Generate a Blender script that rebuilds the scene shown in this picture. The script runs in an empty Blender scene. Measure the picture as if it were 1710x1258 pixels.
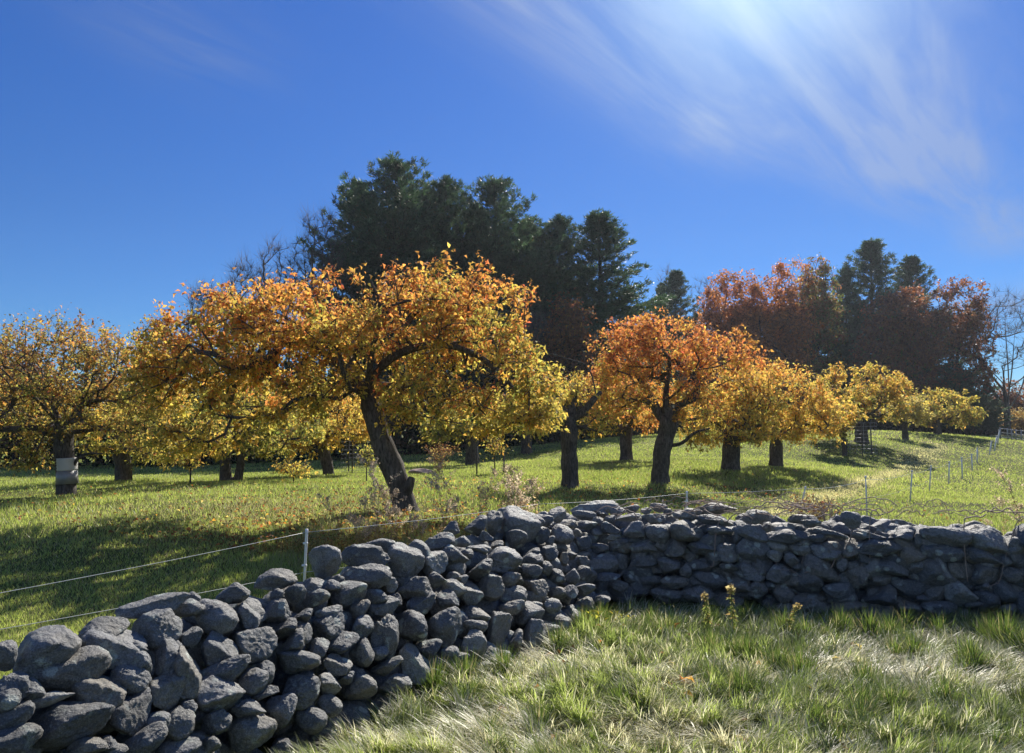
import bpy, bmesh, math, random
import numpy as np
from mathutils import Vector, Matrix, noise as mnoise

SC = bpy.context.scene
COL = SC.collection
random.seed(7)
RNG = np.random.default_rng(11)
F = 1268.0                      # focal length in photo pixels (1710 wide)
PITCH = math.atan(86.0 / F)
EYE = 1.7
CP, SP = math.cos(PITCH), math.sin(PITCH)

# ------------------------------------------------------------------ camera
cam_d = bpy.data.cameras.new("camera")
cam = bpy.data.objects.new("camera", cam_d)
COL.objects.link(cam)
cam.location = (0, 0, EYE)
cam.rotation_euler = (math.pi / 2 + PITCH, 0, 0)
cam_d.sensor_width = 36
cam_d.lens = 36 * F / 1710
cam_d.clip_start = 0.05
cam_d.clip_end = 3000
SC.camera = cam

# ------------------------------------------------------------------ light
SUN_EL, SUN_AZ = math.radians(35.5), math.radians(19)      # azimuth to the right of the view direction
sdir = Vector((math.sin(SUN_AZ) * math.cos(SUN_EL), math.cos(SUN_AZ) * math.cos(SUN_EL), math.sin(SUN_EL)))
sun_d = bpy.data.lights.new("sun", 'SUN')
sun_d.energy = 5.0
sun_d.angle = math.radians(0.53)
sun_d.color = (1.0, 0.93, 0.82)
sun = bpy.data.objects.new("sun", sun_d)
COL.objects.link(sun)
sun.location = (20, 40, 30)
sun.rotation_euler = sdir.to_track_quat('Z', 'Y').to_euler()

W = bpy.data.worlds.new("World")
SC.world = W
W.use_nodes = True
nt = W.node_tree
for n in list(nt.nodes):
    nt.nodes.remove(n)
def N(nt_, t, **kw):
    n = nt_.nodes.new(t)
    for k, v in kw.items():
        setattr(n, k, v)
    return n
def L(nt_, a, b):
    nt_.links.new(a, b)
def math_n(nt_, op, a, b=None, clamp=False):
    n = nt_.nodes.new('ShaderNodeMath'); n.operation = op; n.use_clamp = clamp
    for i, v in enumerate((a, b)):
        if v is None: continue
        if isinstance(v, (int, float)): n.inputs[i].default_value = v
        else: nt_.links.new(v, n.inputs[i])
    return n.outputs[0]
def mixc(nt_, fac, a, b, mode='MIX'):
    n = nt_.nodes.new('ShaderNodeMix'); n.data_type = 'RGBA'; n.blend_type = mode
    n.clamp_factor = True
    for k, v in ((0, fac), (6, a), (7, b)):
        if isinstance(v, (int, float)): n.inputs[k].default_value = v
        elif isinstance(v, tuple): n.inputs[k].default_value = (*v, 1) if len(v) == 3 else v
        else: nt_.links.new(v, n.inputs[k])
    return n.outputs[2]
def ramp(nt_, fac, stops, interp='LINEAR'):
    n = nt_.nodes.new('ShaderNodeValToRGB'); n.color_ramp.interpolation = interp
    cr = n.color_ramp
    while len(cr.elements) < len(stops): cr.elements.new(0.5)
    for e, (p, c) in zip(cr.elements, stops):
        e.position = p; e.color = (*c, 1) if len(c) == 3 else c
    nt_.links.new(fac, n.inputs[0])
    return n.outputs[0]

sky = N(nt, 'ShaderNodeTexSky', sky_type='NISHITA', sun_disc=False)
sky.sun_elevation = SUN_EL
sky.sun_rotation = SUN_AZ
sky.altitude = 300
sky.air_density = 1.0
sky.dust_density = 0.0
sky.ozone_density = 3.0
SKY_STRENGTH = 0.05
tc = N(nt, 'ShaderNodeTexCoord')
nrm = N(nt, 'ShaderNodeVectorMath', operation='NORMALIZE'); L(nt, tc.outputs['Generated'], nrm.inputs[0])
sep = N(nt, 'ShaderNodeSeparateXYZ'); L(nt, nrm.outputs[0], sep.inputs[0])
zz = math_n(nt, 'MAXIMUM', sep.outputs[2], 0.06)
px_ = math_n(nt, 'DIVIDE', sep.outputs[0], zz)
py_ = math_n(nt, 'DIVIDE', sep.outputs[1], zz)
# cloud sheet coordinates: along a / across b the wind
ca, sa = math.cos(math.radians(52)), math.sin(math.radians(52))
al = math_n(nt, 'ADD', math_n(nt, 'MULTIPLY', px_, ca), math_n(nt, 'MULTIPLY', py_, sa))
ac = math_n(nt, 'SUBTRACT', math_n(nt, 'MULTIPLY', px_, sa), math_n(nt, 'MULTIPLY', py_, ca))
def nz(sa_, sc_, seed, scale, detail, dist=0.3):
    cmb = N(nt, 'ShaderNodeCombineXYZ')
    L(nt, math_n(nt, 'MULTIPLY', al, sa_), cmb.inputs[0]); L(nt, math_n(nt, 'MULTIPLY', ac, sc_), cmb.inputs[1])
    cmb.inputs[2].default_value = seed
    t = N(nt, 'ShaderNodeTexNoise'); L(nt, cmb.outputs[0], t.inputs['Vector'])
    t.inputs['Scale'].default_value = scale; t.inputs['Detail'].default_value = detail
    t.inputs['Roughness'].default_value = 0.55; t.inputs['Distortion'].default_value = dist
    return t.outputs[0]
def blob(x0, y0, rx, ry):
    dx = math_n(nt, 'DIVIDE', math_n(nt, 'SUBTRACT', px_, x0), rx)
    dy = math_n(nt, 'DIVIDE', math_n(nt, 'SUBTRACT', py_, y0), ry)
    d = math_n(nt, 'ADD', math_n(nt, 'MULTIPLY', dx, dx), math_n(nt, 'MULTIPLY', dy, dy))
    return math_n(nt, 'EXPONENT', math_n(nt, 'MULTIPLY', d, -1.0))
def band(a0, a1, c0, cw, aw=0.5):
    """a soft strip of cloud lying along the wind from a0 to a1, c0 across"""
    m1 = N(nt, 'ShaderNodeMapRange', interpolation_type='SMOOTHSTEP'); L(nt, al, m1.inputs[0])
    m1.inputs[1].default_value = a0 - aw; m1.inputs[2].default_value = a0 + aw
    m2 = N(nt, 'ShaderNodeMapRange', interpolation_type='SMOOTHSTEP'); L(nt, al, m2.inputs[0])
    m2.inputs[1].default_value = a1 + aw; m2.inputs[2].default_value = a1 - aw
    d = math_n(nt, 'DIVIDE', math_n(nt, 'SUBTRACT', ac, c0), cw)
    g = math_n(nt, 'EXPONENT', math_n(nt, 'MULTIPLY', math_n(nt, 'MULTIPLY', d, d), -1.0))
    return math_n(nt, 'MULTIPLY', math_n(nt, 'MULTIPLY', m1.outputs[0], m2.outputs[0]), g)
streak = nz(0.42, 2.6, 3.1, 1.7, 8, 0.9)
big = nz(0.5, 1.2, 9.7, 1.1, 4)
fine = nz(0.9, 6.0, 5.5, 3.0, 9, 0.5)
mask = math_n(nt, 'ADD', band(1.0, 2.75, -1.05, 0.18, 0.5), band(1.0, 3.8, -0.68, 0.24, 0.8))
mask = math_n(nt, 'ADD', mask, math_n(nt, 'MULTIPLY', band(1.8, 5.0, -0.38, 0.19, 0.6), 1.15))
mask = math_n(nt, 'ADD', mask, math_n(nt, 'MULTIPLY', blob(-0.85, 1.85, 0.20, 0.30), 0.7))
mask = math_n(nt, 'ADD', mask, math_n(nt, 'MULTIPLY', blob(3.9, 6.2, 0.6, 1.0), 1.1))
st = N(nt, 'ShaderNodeMapRange'); L(nt, streak, st.inputs[0]); st.inputs[1].default_value = 0.34; st.inputs[2].default_value = 0.70
bg_ = N(nt, 'ShaderNodeMapRange'); L(nt, big, bg_.inputs[0]); bg_.inputs[1].default_value = 0.25; bg_.inputs[2].default_value = 0.7
fn = N(nt, 'ShaderNodeMapRange'); L(nt, fine, fn.inputs[0]); fn.inputs[1].default_value = 0.3; fn.inputs[2].default_value = 0.72
fn.inputs[3].default_value = 0.74; fn.inputs[4].default_value = 1.22
cl = math_n(nt, 'MULTIPLY', math_n(nt, 'ADD', math_n(nt, 'MULTIPLY', st.outputs[0], 0.8), math_n(nt, 'MULTIPLY', bg_.outputs[0], 0.42)), fn.outputs[0])
cl = math_n(nt, 'MULTIPLY', mask, cl, clamp=True)
# angle to the sun: cirrus and the dusty air near it scatter more light forward
dt = N(nt, 'ShaderNodeVectorMath', operation='DOT_PRODUCT'); L(nt, nrm.outputs[0], dt.inputs[0]); dt.inputs[1].default_value = sdir
dcl = math_n(nt, 'MAXIMUM', dt.outputs['Value'], 0.0)
au = math_n(nt, 'POWER', dcl, 90.0)
au2 = math_n(nt, 'POWER', dcl, 12.0)
hsv = N(nt, 'ShaderNodeHueSaturation'); hsv.inputs['Saturation'].default_value = 1.18
L(nt, sky.outputs[0], hsv.inputs['Color'])
tint = mixc(nt, 1.0, hsv.outputs[0], ramp(nt, sep.outputs[2], [(0.0, (0.70, 1.02, 1.42)), (0.10, (0.60, 0.93, 1.38)), (0.25, (0.58, 0.90, 1.38)), (0.55, (0.60, 0.98, 1.66))]), 'MULTIPLY')
cb = N(nt, 'ShaderNodeMapRange'); L(nt, au2, cb.inputs[0]); cb.inputs[3].default_value = 5.0; cb.inputs[4].default_value = 8.5
ccol = N(nt, 'ShaderNodeCombineColor')
L(nt, math_n(nt, 'MULTIPLY', cb.outputs[0], 0.80), ccol.inputs[0]); L(nt, math_n(nt, 'MULTIPLY', cb.outputs[0], 0.98), ccol.inputs[1]); L(nt, math_n(nt, 'MULTIPLY', cb.outputs[0], 1.40), ccol.inputs[2])
skyc = mixc(nt, math_n(nt, 'MULTIPLY', cl, 0.58), tint, ccol.outputs[0])
# unseen broken bright cloud, added to the sky behind the camera as fill light
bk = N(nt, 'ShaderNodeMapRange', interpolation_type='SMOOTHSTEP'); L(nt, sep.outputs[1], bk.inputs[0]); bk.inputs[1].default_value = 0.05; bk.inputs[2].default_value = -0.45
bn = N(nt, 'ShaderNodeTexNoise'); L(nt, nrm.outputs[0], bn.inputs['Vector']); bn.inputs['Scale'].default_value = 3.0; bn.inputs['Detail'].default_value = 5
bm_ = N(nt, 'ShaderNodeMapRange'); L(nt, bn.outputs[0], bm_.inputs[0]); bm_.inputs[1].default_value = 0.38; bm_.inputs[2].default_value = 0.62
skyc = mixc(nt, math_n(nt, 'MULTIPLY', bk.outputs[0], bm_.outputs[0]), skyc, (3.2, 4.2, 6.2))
gl = N(nt, 'ShaderNodeCombineColor')
for k_, (g1_, g2_) in enumerate(((9.5, .4), (12.0, .55), (9.5, .55))):
    L(nt, math_n(nt, 'ADD', math_n(nt, 'MULTIPLY', au, g1_), math_n(nt, 'MULTIPLY', au2, g2_)), gl.inputs[k_])
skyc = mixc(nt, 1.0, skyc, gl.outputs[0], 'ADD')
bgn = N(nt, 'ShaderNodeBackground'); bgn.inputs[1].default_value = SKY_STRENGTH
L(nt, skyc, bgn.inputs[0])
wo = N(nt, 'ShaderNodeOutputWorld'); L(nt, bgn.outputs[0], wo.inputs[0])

SC.view_settings.view_transform = 'Standard'
SC.view_settings.look = 'None'
SC.view_settings.exposure = 0.5
SC.view_settings.gamma = 1.0
SC.render.engine = 'CYCLES'
SC.cycles.max_bounces = 8
SC.cycles.diffuse_bounces = 3
SC.cycles.transmission_bounces = 5
SC.cycles.transparent_max_bounces = 8

# ------------------------------------------------------------------ helpers
def P(px, py, Y):
    """world point seen at photo pixel (px, py) at distance Y ahead"""
    u = (px - 855) / F; v = -(py - 629) / F
    y = CP - v * SP; z = SP + v * CP
    s = Y / y
    return Vector((u * s, Y, EYE + z * s))
def pix(p):
    d = np.array(p, float) - np.array([0, 0, EYE])
    fwd = d[..., 1] * CP + d[..., 2] * SP
    up = -d[..., 1] * SP + d[..., 2] * CP
    return 855 + F * d[..., 0] / fwd, 629 - F * up / fwd

_sw = np.random.default_rng(5)
_SWK = [(_sw.normal(size=(9, 2)), _sw.uniform(0, 6.28, 9)) for _ in range(12)]
def wob(x, y, freq, k=0):
    """smooth pseudo noise in about -1..1, vectorised"""
    K, ph = _SWK[k]
    s = 0
    for (a, b), p in zip(K, ph):
        s = s + np.sin((a * x + b * y) * freq + p)
    return s / 4.2

def mesh_np(name, V, faces, col=None, smooth=False):
    """faces: list of int arrays (n,k)"""
    me = bpy.data.meshes.new(name)
    V = np.asarray(V, dtype=np.float32)
    me.vertices.add(len(V)); me.vertices.foreach_set('co', V.ravel())
    faces = [f for f in faces if len(f)]
    lv = np.concatenate([np.asarray(f, dtype=np.int32).ravel() for f in faces])
    tot = np.concatenate([np.full(len(f), f.shape[1], dtype=np.int32) for f in faces])
    st_ = np.concatenate([[0], np.cumsum(tot)[:-1]]).astype(np.int32)
    me.loops.add(len(lv)); me.loops.foreach_set('vertex_index', lv)
    me.polygons.add(len(tot)); me.polygons.foreach_set('loop_start', st_); me.polygons.foreach_set('loop_total', tot)
    if smooth:
        me.polygons.foreach_set('use_smooth', np.ones(len(tot), dtype=bool))
    me.update(calc_edges=True)
    if col is not None:
        a = me.color_attributes.new('Col', 'FLOAT_COLOR', 'POINT')
        c = np.ones((len(V), 4), dtype=np.float32); c[:, :3] = col
        a.data.foreach_set('color', c.ravel())
    return me
def link(name, me, mat=None, parent=None, loc=None):
    o = bpy.data.objects.new(name, me)
    COL.objects.link(o)
    if mat is not None and me is not None and not me.materials:
        me.materials.append(mat)
    if parent is not None: o.parent = parent
    if loc is not None: o.location = loc
    return o
def thing(name, label, cat, loc=(0, 0, 0), group=None):
    o = bpy.data.objects.new(name, None); COL.objects.link(o)
    o.location = loc; o['label'] = label; o['category'] = cat
    o.empty_display_size = 0.3
    if group: o['group'] = group
    return o
def tag(o, label, cat, group=None):
    o['label'] = label; o['category'] = cat
    if group: o['group'] = group
    return o

# ------------------------------------------------------------------ materials
def new_mat(name):
    m = bpy.data.materials.new(name); m.use_nodes = True
    t = m.node_tree
    for n in list(t.nodes): t.nodes.remove(n)
    out = N(t, 'ShaderNodeOutputMaterial')
    return m, t, out
def leaf_mat(name, trans=0.5, gain=1.25, rough=0.5, spec=0.35):
    m, t, out = new_mat(name)
    at = N(t, 'ShaderNodeAttribute', attribute_name='Col')
    pr = N(t, 'ShaderNodeBsdfPrincipled'); pr.inputs['Roughness'].default_value = rough
    pr.inputs['Specular IOR Level'].default_value = spec
    L(t, at.outputs[0], pr.inputs['Base Color'])
    tr = N(t, 'ShaderNodeBsdfTranslucent')
    g = mixc(t, 1.0, at.outputs[0], (gain, gain * 1.02, gain * 0.8), 'MULTIPLY')
    L(t, g, tr.inputs[0])
    mx = N(t, 'ShaderNodeMixShader'); mx.inputs[0].default_value = trans
    L(t, pr.outputs[0], mx.inputs[1]); L(t, tr.outputs[0], mx.inputs[2]); L(t, mx.outputs[0], out.inputs[0])
    return m
M_LEAF = leaf_mat('apple_leaf', 0.62, 1.42, 0.6, 0.25)
M_OAK = leaf_mat('oak_leaf', 0.5, 1.4)
M_NEEDLE = leaf_mat('pine_needles', 0.35, 1.2, 0.5, 0.4)
M_GRASS = leaf_mat('grass_blades', 0.5, 1.35, 0.42, 0.5)
M_DRY = leaf_mat('dry_plant', 0.55, 1.3, 0.7, 0.2)

def noise_n(t, vec, scale, detail=5, rough=0.55, dist=0.0):
    n = N(t, 'ShaderNodeTexNoise'); L(t, vec, n.inputs['Vector'])
    n.inputs['Scale'].default_value = scale; n.inputs['Detail'].default_value = detail
    n.inputs['Roughness'].default_value = rough; n.inputs['Distortion'].default_value = dist
    return n.outputs[0]
def bump_n(t, h, strength, dist, prev=None):
    b = N(t, 'ShaderNodeBump'); b.inputs['Strength'].default_value = strength; b.inputs['Distance'].default_value = dist
    L(t, h, b.inputs['Height'])
    if prev is not None: L(t, prev, b.inputs['Normal'])
    return b.outputs[0]
def bark_mat(name, c0, c1, scale=1.0):
    m, t, out = new_mat(name)
    tcn = N(t, 'ShaderNodeTexCoord')
    mp = N(t, 'ShaderNodeMapping'); L(t, tcn.outputs['Object'], mp.inputs[0]); mp.inputs['Scale'].default_value = (1, 1, 0.28)
    n1 = noise_n(t, mp.outputs[0], 26 * scale, 6, 0.65, 0.6)
    n2 = noise_n(t, tcn.outputs['Object'], 3.0, 4)
    n3 = noise_n(t, tcn.outputs['Object'], 14, 5)
    c = ramp(t, n1, [(0.36, c0), (0.62, c1)])
    c = mixc(t, ramp(t, n3, [(0.56, (0, 0, 0)), (0.68, (0.55, 0.55, 0.55))]), c, (0.20, 0.21, 0.17))
    c = mixc(t, ramp(t, n2, [(0.4, (0.5, 0.5, 0.5)), (0.7, (0, 0, 0))]), c, (c0[0] * .6, c0[1] * .6, c0[2] * .6))
    pr = N(t, 'ShaderNodeBsdfPrincipled'); pr.inputs['Roughness'].default_value = 0.88
    pr.inputs['Specular IOR Level'].default_value = 0.25
    L(t, c, pr.inputs['Base Color']); L(t, bump_n(t, n1, 1.0, 0.03), pr.inputs['Normal']); L(t, pr.outputs[0], out.inputs[0])
    return m
M_BARK = bark_mat('apple_bark', (0.05, 0.043, 0.038), (0.22, 0.195, 0.17))
M_BARKF = bark_mat('pine_bark', (0.03, 0.025, 0.022), (0.09, 0.075, 0.062), 0.3)
M_GREY = bark_mat('grey_twigs', (0.10, 0.085, 0.07), (0.20, 0.17, 0.145), 0.3)

def rock_mat():
    m, t, out = new_mat('fieldstone')
    geo = N(t, 'ShaderNodeNewGeometry'); oi = N(t, 'ShaderNodeObjectInfo')
    pos = geo.outputs['Position']
    rnd = math_n(t, 'FRACT', math_n(t, 'ADD', oi.outputs['Random'], geo.outputs['Random Per Island']))
    n1 = noise_n(t, pos, 5, 4); n2 = noise_n(t, pos, 34, 8, 0.68); n3 = noise_n(t, pos, 150, 4, 0.7)
    nl = noise_n(t, pos, 11, 6, 0.6, 0.7)
    base = ramp(t, rnd, [(0.0, (0.075, 0.08, 0.088)), (0.25, (0.13, 0.135, 0.145)), (0.45, (0.20, 0.20, 0.205)), (0.6, (0.11, 0.115, 0.12)), (0.75, (0.19, 0.17, 0.145)), (0.9, (0.16, 0.16, 0.155)), (1.0, (0.30, 0.295, 0.28))])
    c = mixc(t, ramp(t, n2, [(0.3, (0, 0, 0)), (0.7, (1, 1, 1))]), mixc(t, 1.0, base, (0.62, 0.62, 0.63), 'MULTIPLY'), mixc(t, 1.0, base, (1.35, 1.33, 1.3), 'MULTIPLY'))
    c = mixc(t, ramp(t, n1, [(0.5, (0, 0, 0)), (0.68, (0.45, 0.45, 0.45))]), c, (0.19, 0.16, 0.12))
    # lichen: pale round patches and dark crust
    vo = N(t, 'ShaderNodeTexVoronoi'); L(t, pos, vo.inputs['Vector']); vo.inputs['Scale'].default_value = 9
    vd = math_n(t, 'ADD', vo.outputs['Distance'], math_n(t, 'MULTIPLY', math_n(t, 'SUBTRACT', n2, 0.5), 0.35))
    sel = N(t, 'ShaderNodeSeparateColor'); L(t, vo.outputs['Color'], sel.inputs[0])
    spot = math_n(t, 'MULTIPLY', ramp(t, vd, [(0.22, (1, 1, 1)), (0.30, (0, 0, 0))]), math_n(t, 'GREATER_THAN', sel.outputs[0], 0.55))
    c = mixc(t, math_n(t, 'MULTIPLY', spot, 0.75), c, (0.42, 0.45, 0.40))
    c = mixc(t, ramp(t, nl, [(0.60, (0, 0, 0)), (0.66, (0.6, 0.6, 0.6))]), c, (0.30, 0.33, 0.29))
    c = mixc(t, ramp(t, nl, [(0.36, (0.7, 0.7, 0.7)), (0.43, (0, 0, 0))]), c, (0.07, 0.072, 0.07))
    c = mixc(t, ramp(t, n3, [(0.36, (0.6, 0.6, 0.6)), (0.52, (0, 0, 0))]), c, (0.04, 0.04, 0.04))
    c = mixc(t, ramp(t, n3, [(0.55, (0, 0, 0)), (0.7, (0.6, 0.6, 0.6))]), c, (0.34, 0.34, 0.31))
    c = mixc(t, 1.0, c, (1.42, 1.46, 1.44), 'MULTIPLY')
    pr = N(t, 'ShaderNodeBsdfPrincipled'); pr.inputs['Roughness'].default_value = 0.62
    pr.inputs['Specular IOR Level'].default_value = 0.6
    L(t, c, pr.inputs['Base Color'])
    nm = noise_n(t, pos, 15, 6, 0.62, 0.4)
    b = bump_n(t, nm, 0.9, 0.05); b = bump_n(t, n2, 0.9, 0.02, b); b = bump_n(t, n3, 0.6, 0.004, b)
    L(t, b, pr.inputs['Normal']); L(t, pr.outputs[0], out.inputs[0])
    return m
M_ROCK = rock_mat()

def ground_mat():
    m, t, out = new_mat('turf')
    geo = N(t, 'ShaderNodeNewGeometry'); pos = geo.outputs['Position']
    a = noise_n(t, pos, 0.35, 5); b = noise_n(t, pos, 3.0, 6); f = noise_n(t, pos, 28, 6, 0.7)
    c = ramp(t, a, [(0.35, (0.09, 0.12, 0.03)), (0.5, (0.14, 0.17, 0.04)), (0.68, (0.19, 0.19, 0.06))])
    c = mixc(t, ramp(t, b, [(0.45, (0, 0, 0)), (0.75, (0.7, 0.7, 0.7))]), c, (0.17, 0.15, 0.065))
    c = mixc(t, ramp(t, f, [(0.3, (0.7, 0.7, 0.7)), (0.6, (0, 0, 0))]), c, (0.028, 0.034, 0.012))
    pr = N(t, 'ShaderNodeBsdfPrincipled'); pr.inputs['Roughness'].default_value = 0.95
    pr.inputs['Specular IOR Level'].default_value = 0.1
    L(t, c, pr.inputs['Base Color']); L(t, bump_n(t, f, 1.0, 0.05), pr.inputs['Normal']); L(t, pr.outputs[0], out.inputs[0])
    return m
M_GROUND = ground_mat()
def plain(name, c, rough=0.6, metal=0.0, bs=None):
    m, t, out = new_mat(name)
    pr = N(t, 'ShaderNodeBsdfPrincipled'); pr.inputs['Roughness'].default_value = rough; pr.inputs['Metallic'].default_value = metal
    tcn = N(t, 'ShaderNodeTexCoord'); n = noise_n(t, tcn.outputs['Object'], bs or 20, 5)
    L(t, mixc(t, n, tuple(x * 0.8 for x in c), tuple(min(1, x * 1.15) for x in c)), pr.inputs['Base Color'])
    L(t, bump_n(t, n, 0.3, 0.01), pr.inputs['Normal'])
    L(t, pr.outputs[0], out.inputs[0])
    return m
M_WHITE = plain('white_plastic', (0.86, 0.87, 0.90), 0.5)
M_WIRE = plain('polywire', (0.62, 0.64, 0.62), 0.5)
M_METAL = plain('dull_sheet_metal', (0.66, 0.66, 0.64), 0.6, 0.15, 6)
M_STEEL = plain('weathered_wire', (0.32, 0.33, 0.34), 0.5, 0.4)
M_STAKE = plain('dark_stake', (0.09, 0.085, 0.075), 0.8)
M_WOOD = plain('silvered_wood', (0.26, 0.22, 0.18), 0.85)
M_PINK = plain('pinkish_flat_stone', (0.44, 0.31, 0.25), 0.8)
M_VINE = plain('dead_vine', (0.34, 0.26, 0.21), 0.85)

# ------------------------------------------------------------------ terrain
CTRL = [(680, 850, 13.5), (112, 822, 18), (385, 806, 22), (205, 806, 24), (548, 795, 26), (950, 816, 18), (1100, 808, 20),
        (1045, 769, 29), (1220, 786, 24), (1295, 775, 27), (1437, 737, 40), (1565, 725, 54), (1448, 868, 14.9), (1520, 840, 20),
        (1552, 823, 24), (1584, 812, 27), (1625, 785, 36), (1665, 756, 46), (1700, 737, 60), (1345, 864, 13.5), (0, 1057, 6.6),
        (0, 900, 11), (300, 860, 12.5), (0, 835, 17.5), (300, 790, 32), (750, 776, 34), (900, 752, 40), (1640, 730, 62),
        (1500, 723, 52), (-300, 790, 30), (2000, 745, 60), (2000, 860, 16), (1250, 722, 60), (900, 738, 60), (300, 760, 60)]
cp = [tuple(P(*c)) for c in CTRL]
for x, y in ((-4, 1), (0, 1), (5, 1), (-4, 4), (0, 4), (5, 4), (-1, 6.5), (3, 6.5), (7, 5), (3, 9.5), (-4, 8), (0, 9.5)):
    cp.append((x, y, 0.10 if y < 5.1 and x > -1 else 0.0))
for a in range(0, 360, 30):
    r = 150
    cp.append((r * math.sin(math.radians(a)), r * math.cos(math.radians(a)), 1.0 if abs(a - 180) > 90 else 0.0))
cp = np.array(cp)
_d = np.hypot(cp[:, None, 0] - cp[None, :, 0], cp[:, None, 1] - cp[None, :, 1])
_Kf = lambda d: np.sqrt(d * d + 9.0)
_K = _Kf(_d) - 0.35 * np.eye(len(cp))
_A = np.block([[_K, np.ones((len(cp), 1))], [np.ones((1, len(cp))), np.zeros((1, 1))]])
_w = np.linalg.solve(_A, np.concatenate([cp[:, 2], [0]]))
def ground_z(x, y):
    x = np.atleast_1d(np.asarray(x, float)); y = np.atleast_1d(np.asarray(y, float))
    sh = x.shape; x = x.ravel(); y = y.ravel()
    z = np.empty(len(x))
    for i in range(0, len(x), 50000):
        s = slice(i, i + 50000)
        z[s] = _Kf(np.hypot(x[s, None] - cp[None, :, 0], y[s, None] - cp[None, :, 1])) @ _w[:-1] + _w[-1]
    r = np.hypot(x, y)
    k = np.clip((r - 140) / 60, 0, 1)
    z = z * (1 - k) + 1.0 * k
    z = z + 0.03 * wob(x, y, 1.1, 0) + 0.02 * wob(x, y, 3.3, 1) * np.exp(-r / 25)
    return z.reshape(sh)
gz = lambda x, y: float(ground_z(x, y)[0])
def onground(px, py, Y):
    p = P(px, py, Y); p.z = gz(p.x, p.y); return p

def build_ground():
    g1 = np.concatenate([[-3000, -800, -300, -160], np.linspace(-90, -22, 46), np.linspace(-20, -8.2, 50), np.linspace(-8, 8, 161), np.linspace(8.2, 20, 50), np.linspace(22, 90, 46), [160, 300, 800, 3000]])
    g2 = np.concatenate([[-3000, -600, -100, -20], np.linspace(-4, 12, 161), np.linspace(12.2, 30, 90), np.linspace(31, 90, 60), [110, 140, 180, 260, 500, 1200, 3000]])
    X, Y = np.meshgrid(g1, g2)
    Z = ground_z(X, Y)
    n, m_ = X.shape
    idx = np.arange(n * m_).reshape(n, m_)
    q = np.stack([idx[:-1, :-1], idx[:-1, 1:], idx[1:, 1:], idx[1:, :-1]], -1).reshape(-1, 4)
    o = link('ground', mesh_np('ground', np.stack([X, Y, Z], -1).reshape(-1, 3), [q], smooth=True), M_GROUND)
    o['kind'] = 'structure'
build_ground()

# ------------------------------------------------------------------ stone walls
GX0, GY0, GS = -4.6, -0.4, 0.025
gxs = np.arange(GX0, 8.4, GS); gys = np.arange(GY0, 9.8, GS)
GXX, GYY = np.meshgrid(gxs, gys)
def polydist(X, Y, pts):
    """signed distance to the right of a polyline and arc position 0..1"""
    best = np.full(X.shape, 1e9); sg = np.zeros(X.shape); tt = np.zeros(X.shape)
    Ls = [math.dist(a, b) for a, b in zip(pts, pts[1:])]; tot = sum(Ls); acc = 0
    for (a, b), l in zip(zip(pts, pts[1:]), Ls):
        dx, dy = (b[0] - a[0]) / l, (b[1] - a[1]) / l
        s = np.clip((X - a[0]) * dx + (Y - a[1]) * dy, 0, l)
        ex, ey = X - a[0] - s * dx, Y - a[1] - s * dy
        d = np.hypot(ex, ey); side = np.sign(ex * dy - ey * dx)
        m = d < best
        best = np.where(m, d, best); sg = np.where(m, side, sg); tt = np.where(m, (acc + s) / tot, tt)
        acc += l
    return best * sg, tt
RIDGE = [(-3.1, 0.6), (-2.35, 2.0), (-1.9, 3.2), (-1.3, 4.5), (-0.75, 5.7), (0.0, 7.3), (0.35, 8.1)]
dL, tL = polydist(GXX, GYY, RIDGE)
wL = 0.62 + 0.34 * np.clip((tL - 0.5) / 0.35, 0, 1)
front = 0.86 * np.clip(1 - np.clip(dL / wL, 0, 1) ** 1.5, 0, 1)
back = 0.86 * np.clip(1 + np.clip((dL + 0.12) / 0.42, -1, 0), 0, 1) ** 0.6
ZL = np.where(dL > 0, front, back)
ZL = np.where(np.abs(dL) > 1.2, 0, ZL)
RF = [(0.55, 7.9), (3.95, 6.62), (7.9, 4.95)]
dR, tR = polydist(GXX, GYY, RF)          # positive = in front (towards camera)
dR = -dR                                  # positive = inside the wall
thick = 1.0 - 0.30 * np.clip((GXX - 2.4) / 1.5, 0, 1)
fr = np.clip(dR / 0.10, 0, 1)
ZR = (0.70 + 0.12 * np.clip(dR / 0.7, 0, 1) + 0.12 * np.clip((GXX - 0.9) / 2.6, 0, 1)) * fr * np.clip((thick - dR) / 0.12, 0, 1)
ZR = np.where((dR < 0) | (dR > thick), 0, ZR)
ZW = np.maximum(ZL, ZR)
LEFTW = ZL >= ZR
def zwall(x, y, A=None):
    A = ZW if A is None else A
    i = np.clip(((np.asarray(y) - GY0) / GS).astype(int), 0, len(gys) - 1)
    j = np.clip(((np.asarray(x) - GX0) / GS).astype(int), 0, len(gxs) - 1)
    ok = (np.asarray(x) > GX0) & (np.asarray(x) < gxs[-1]) & (np.asarray(y) > GY0) & (np.asarray(y) < gys[-1])
    return np.where(ok, A[i, j], 0)

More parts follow.
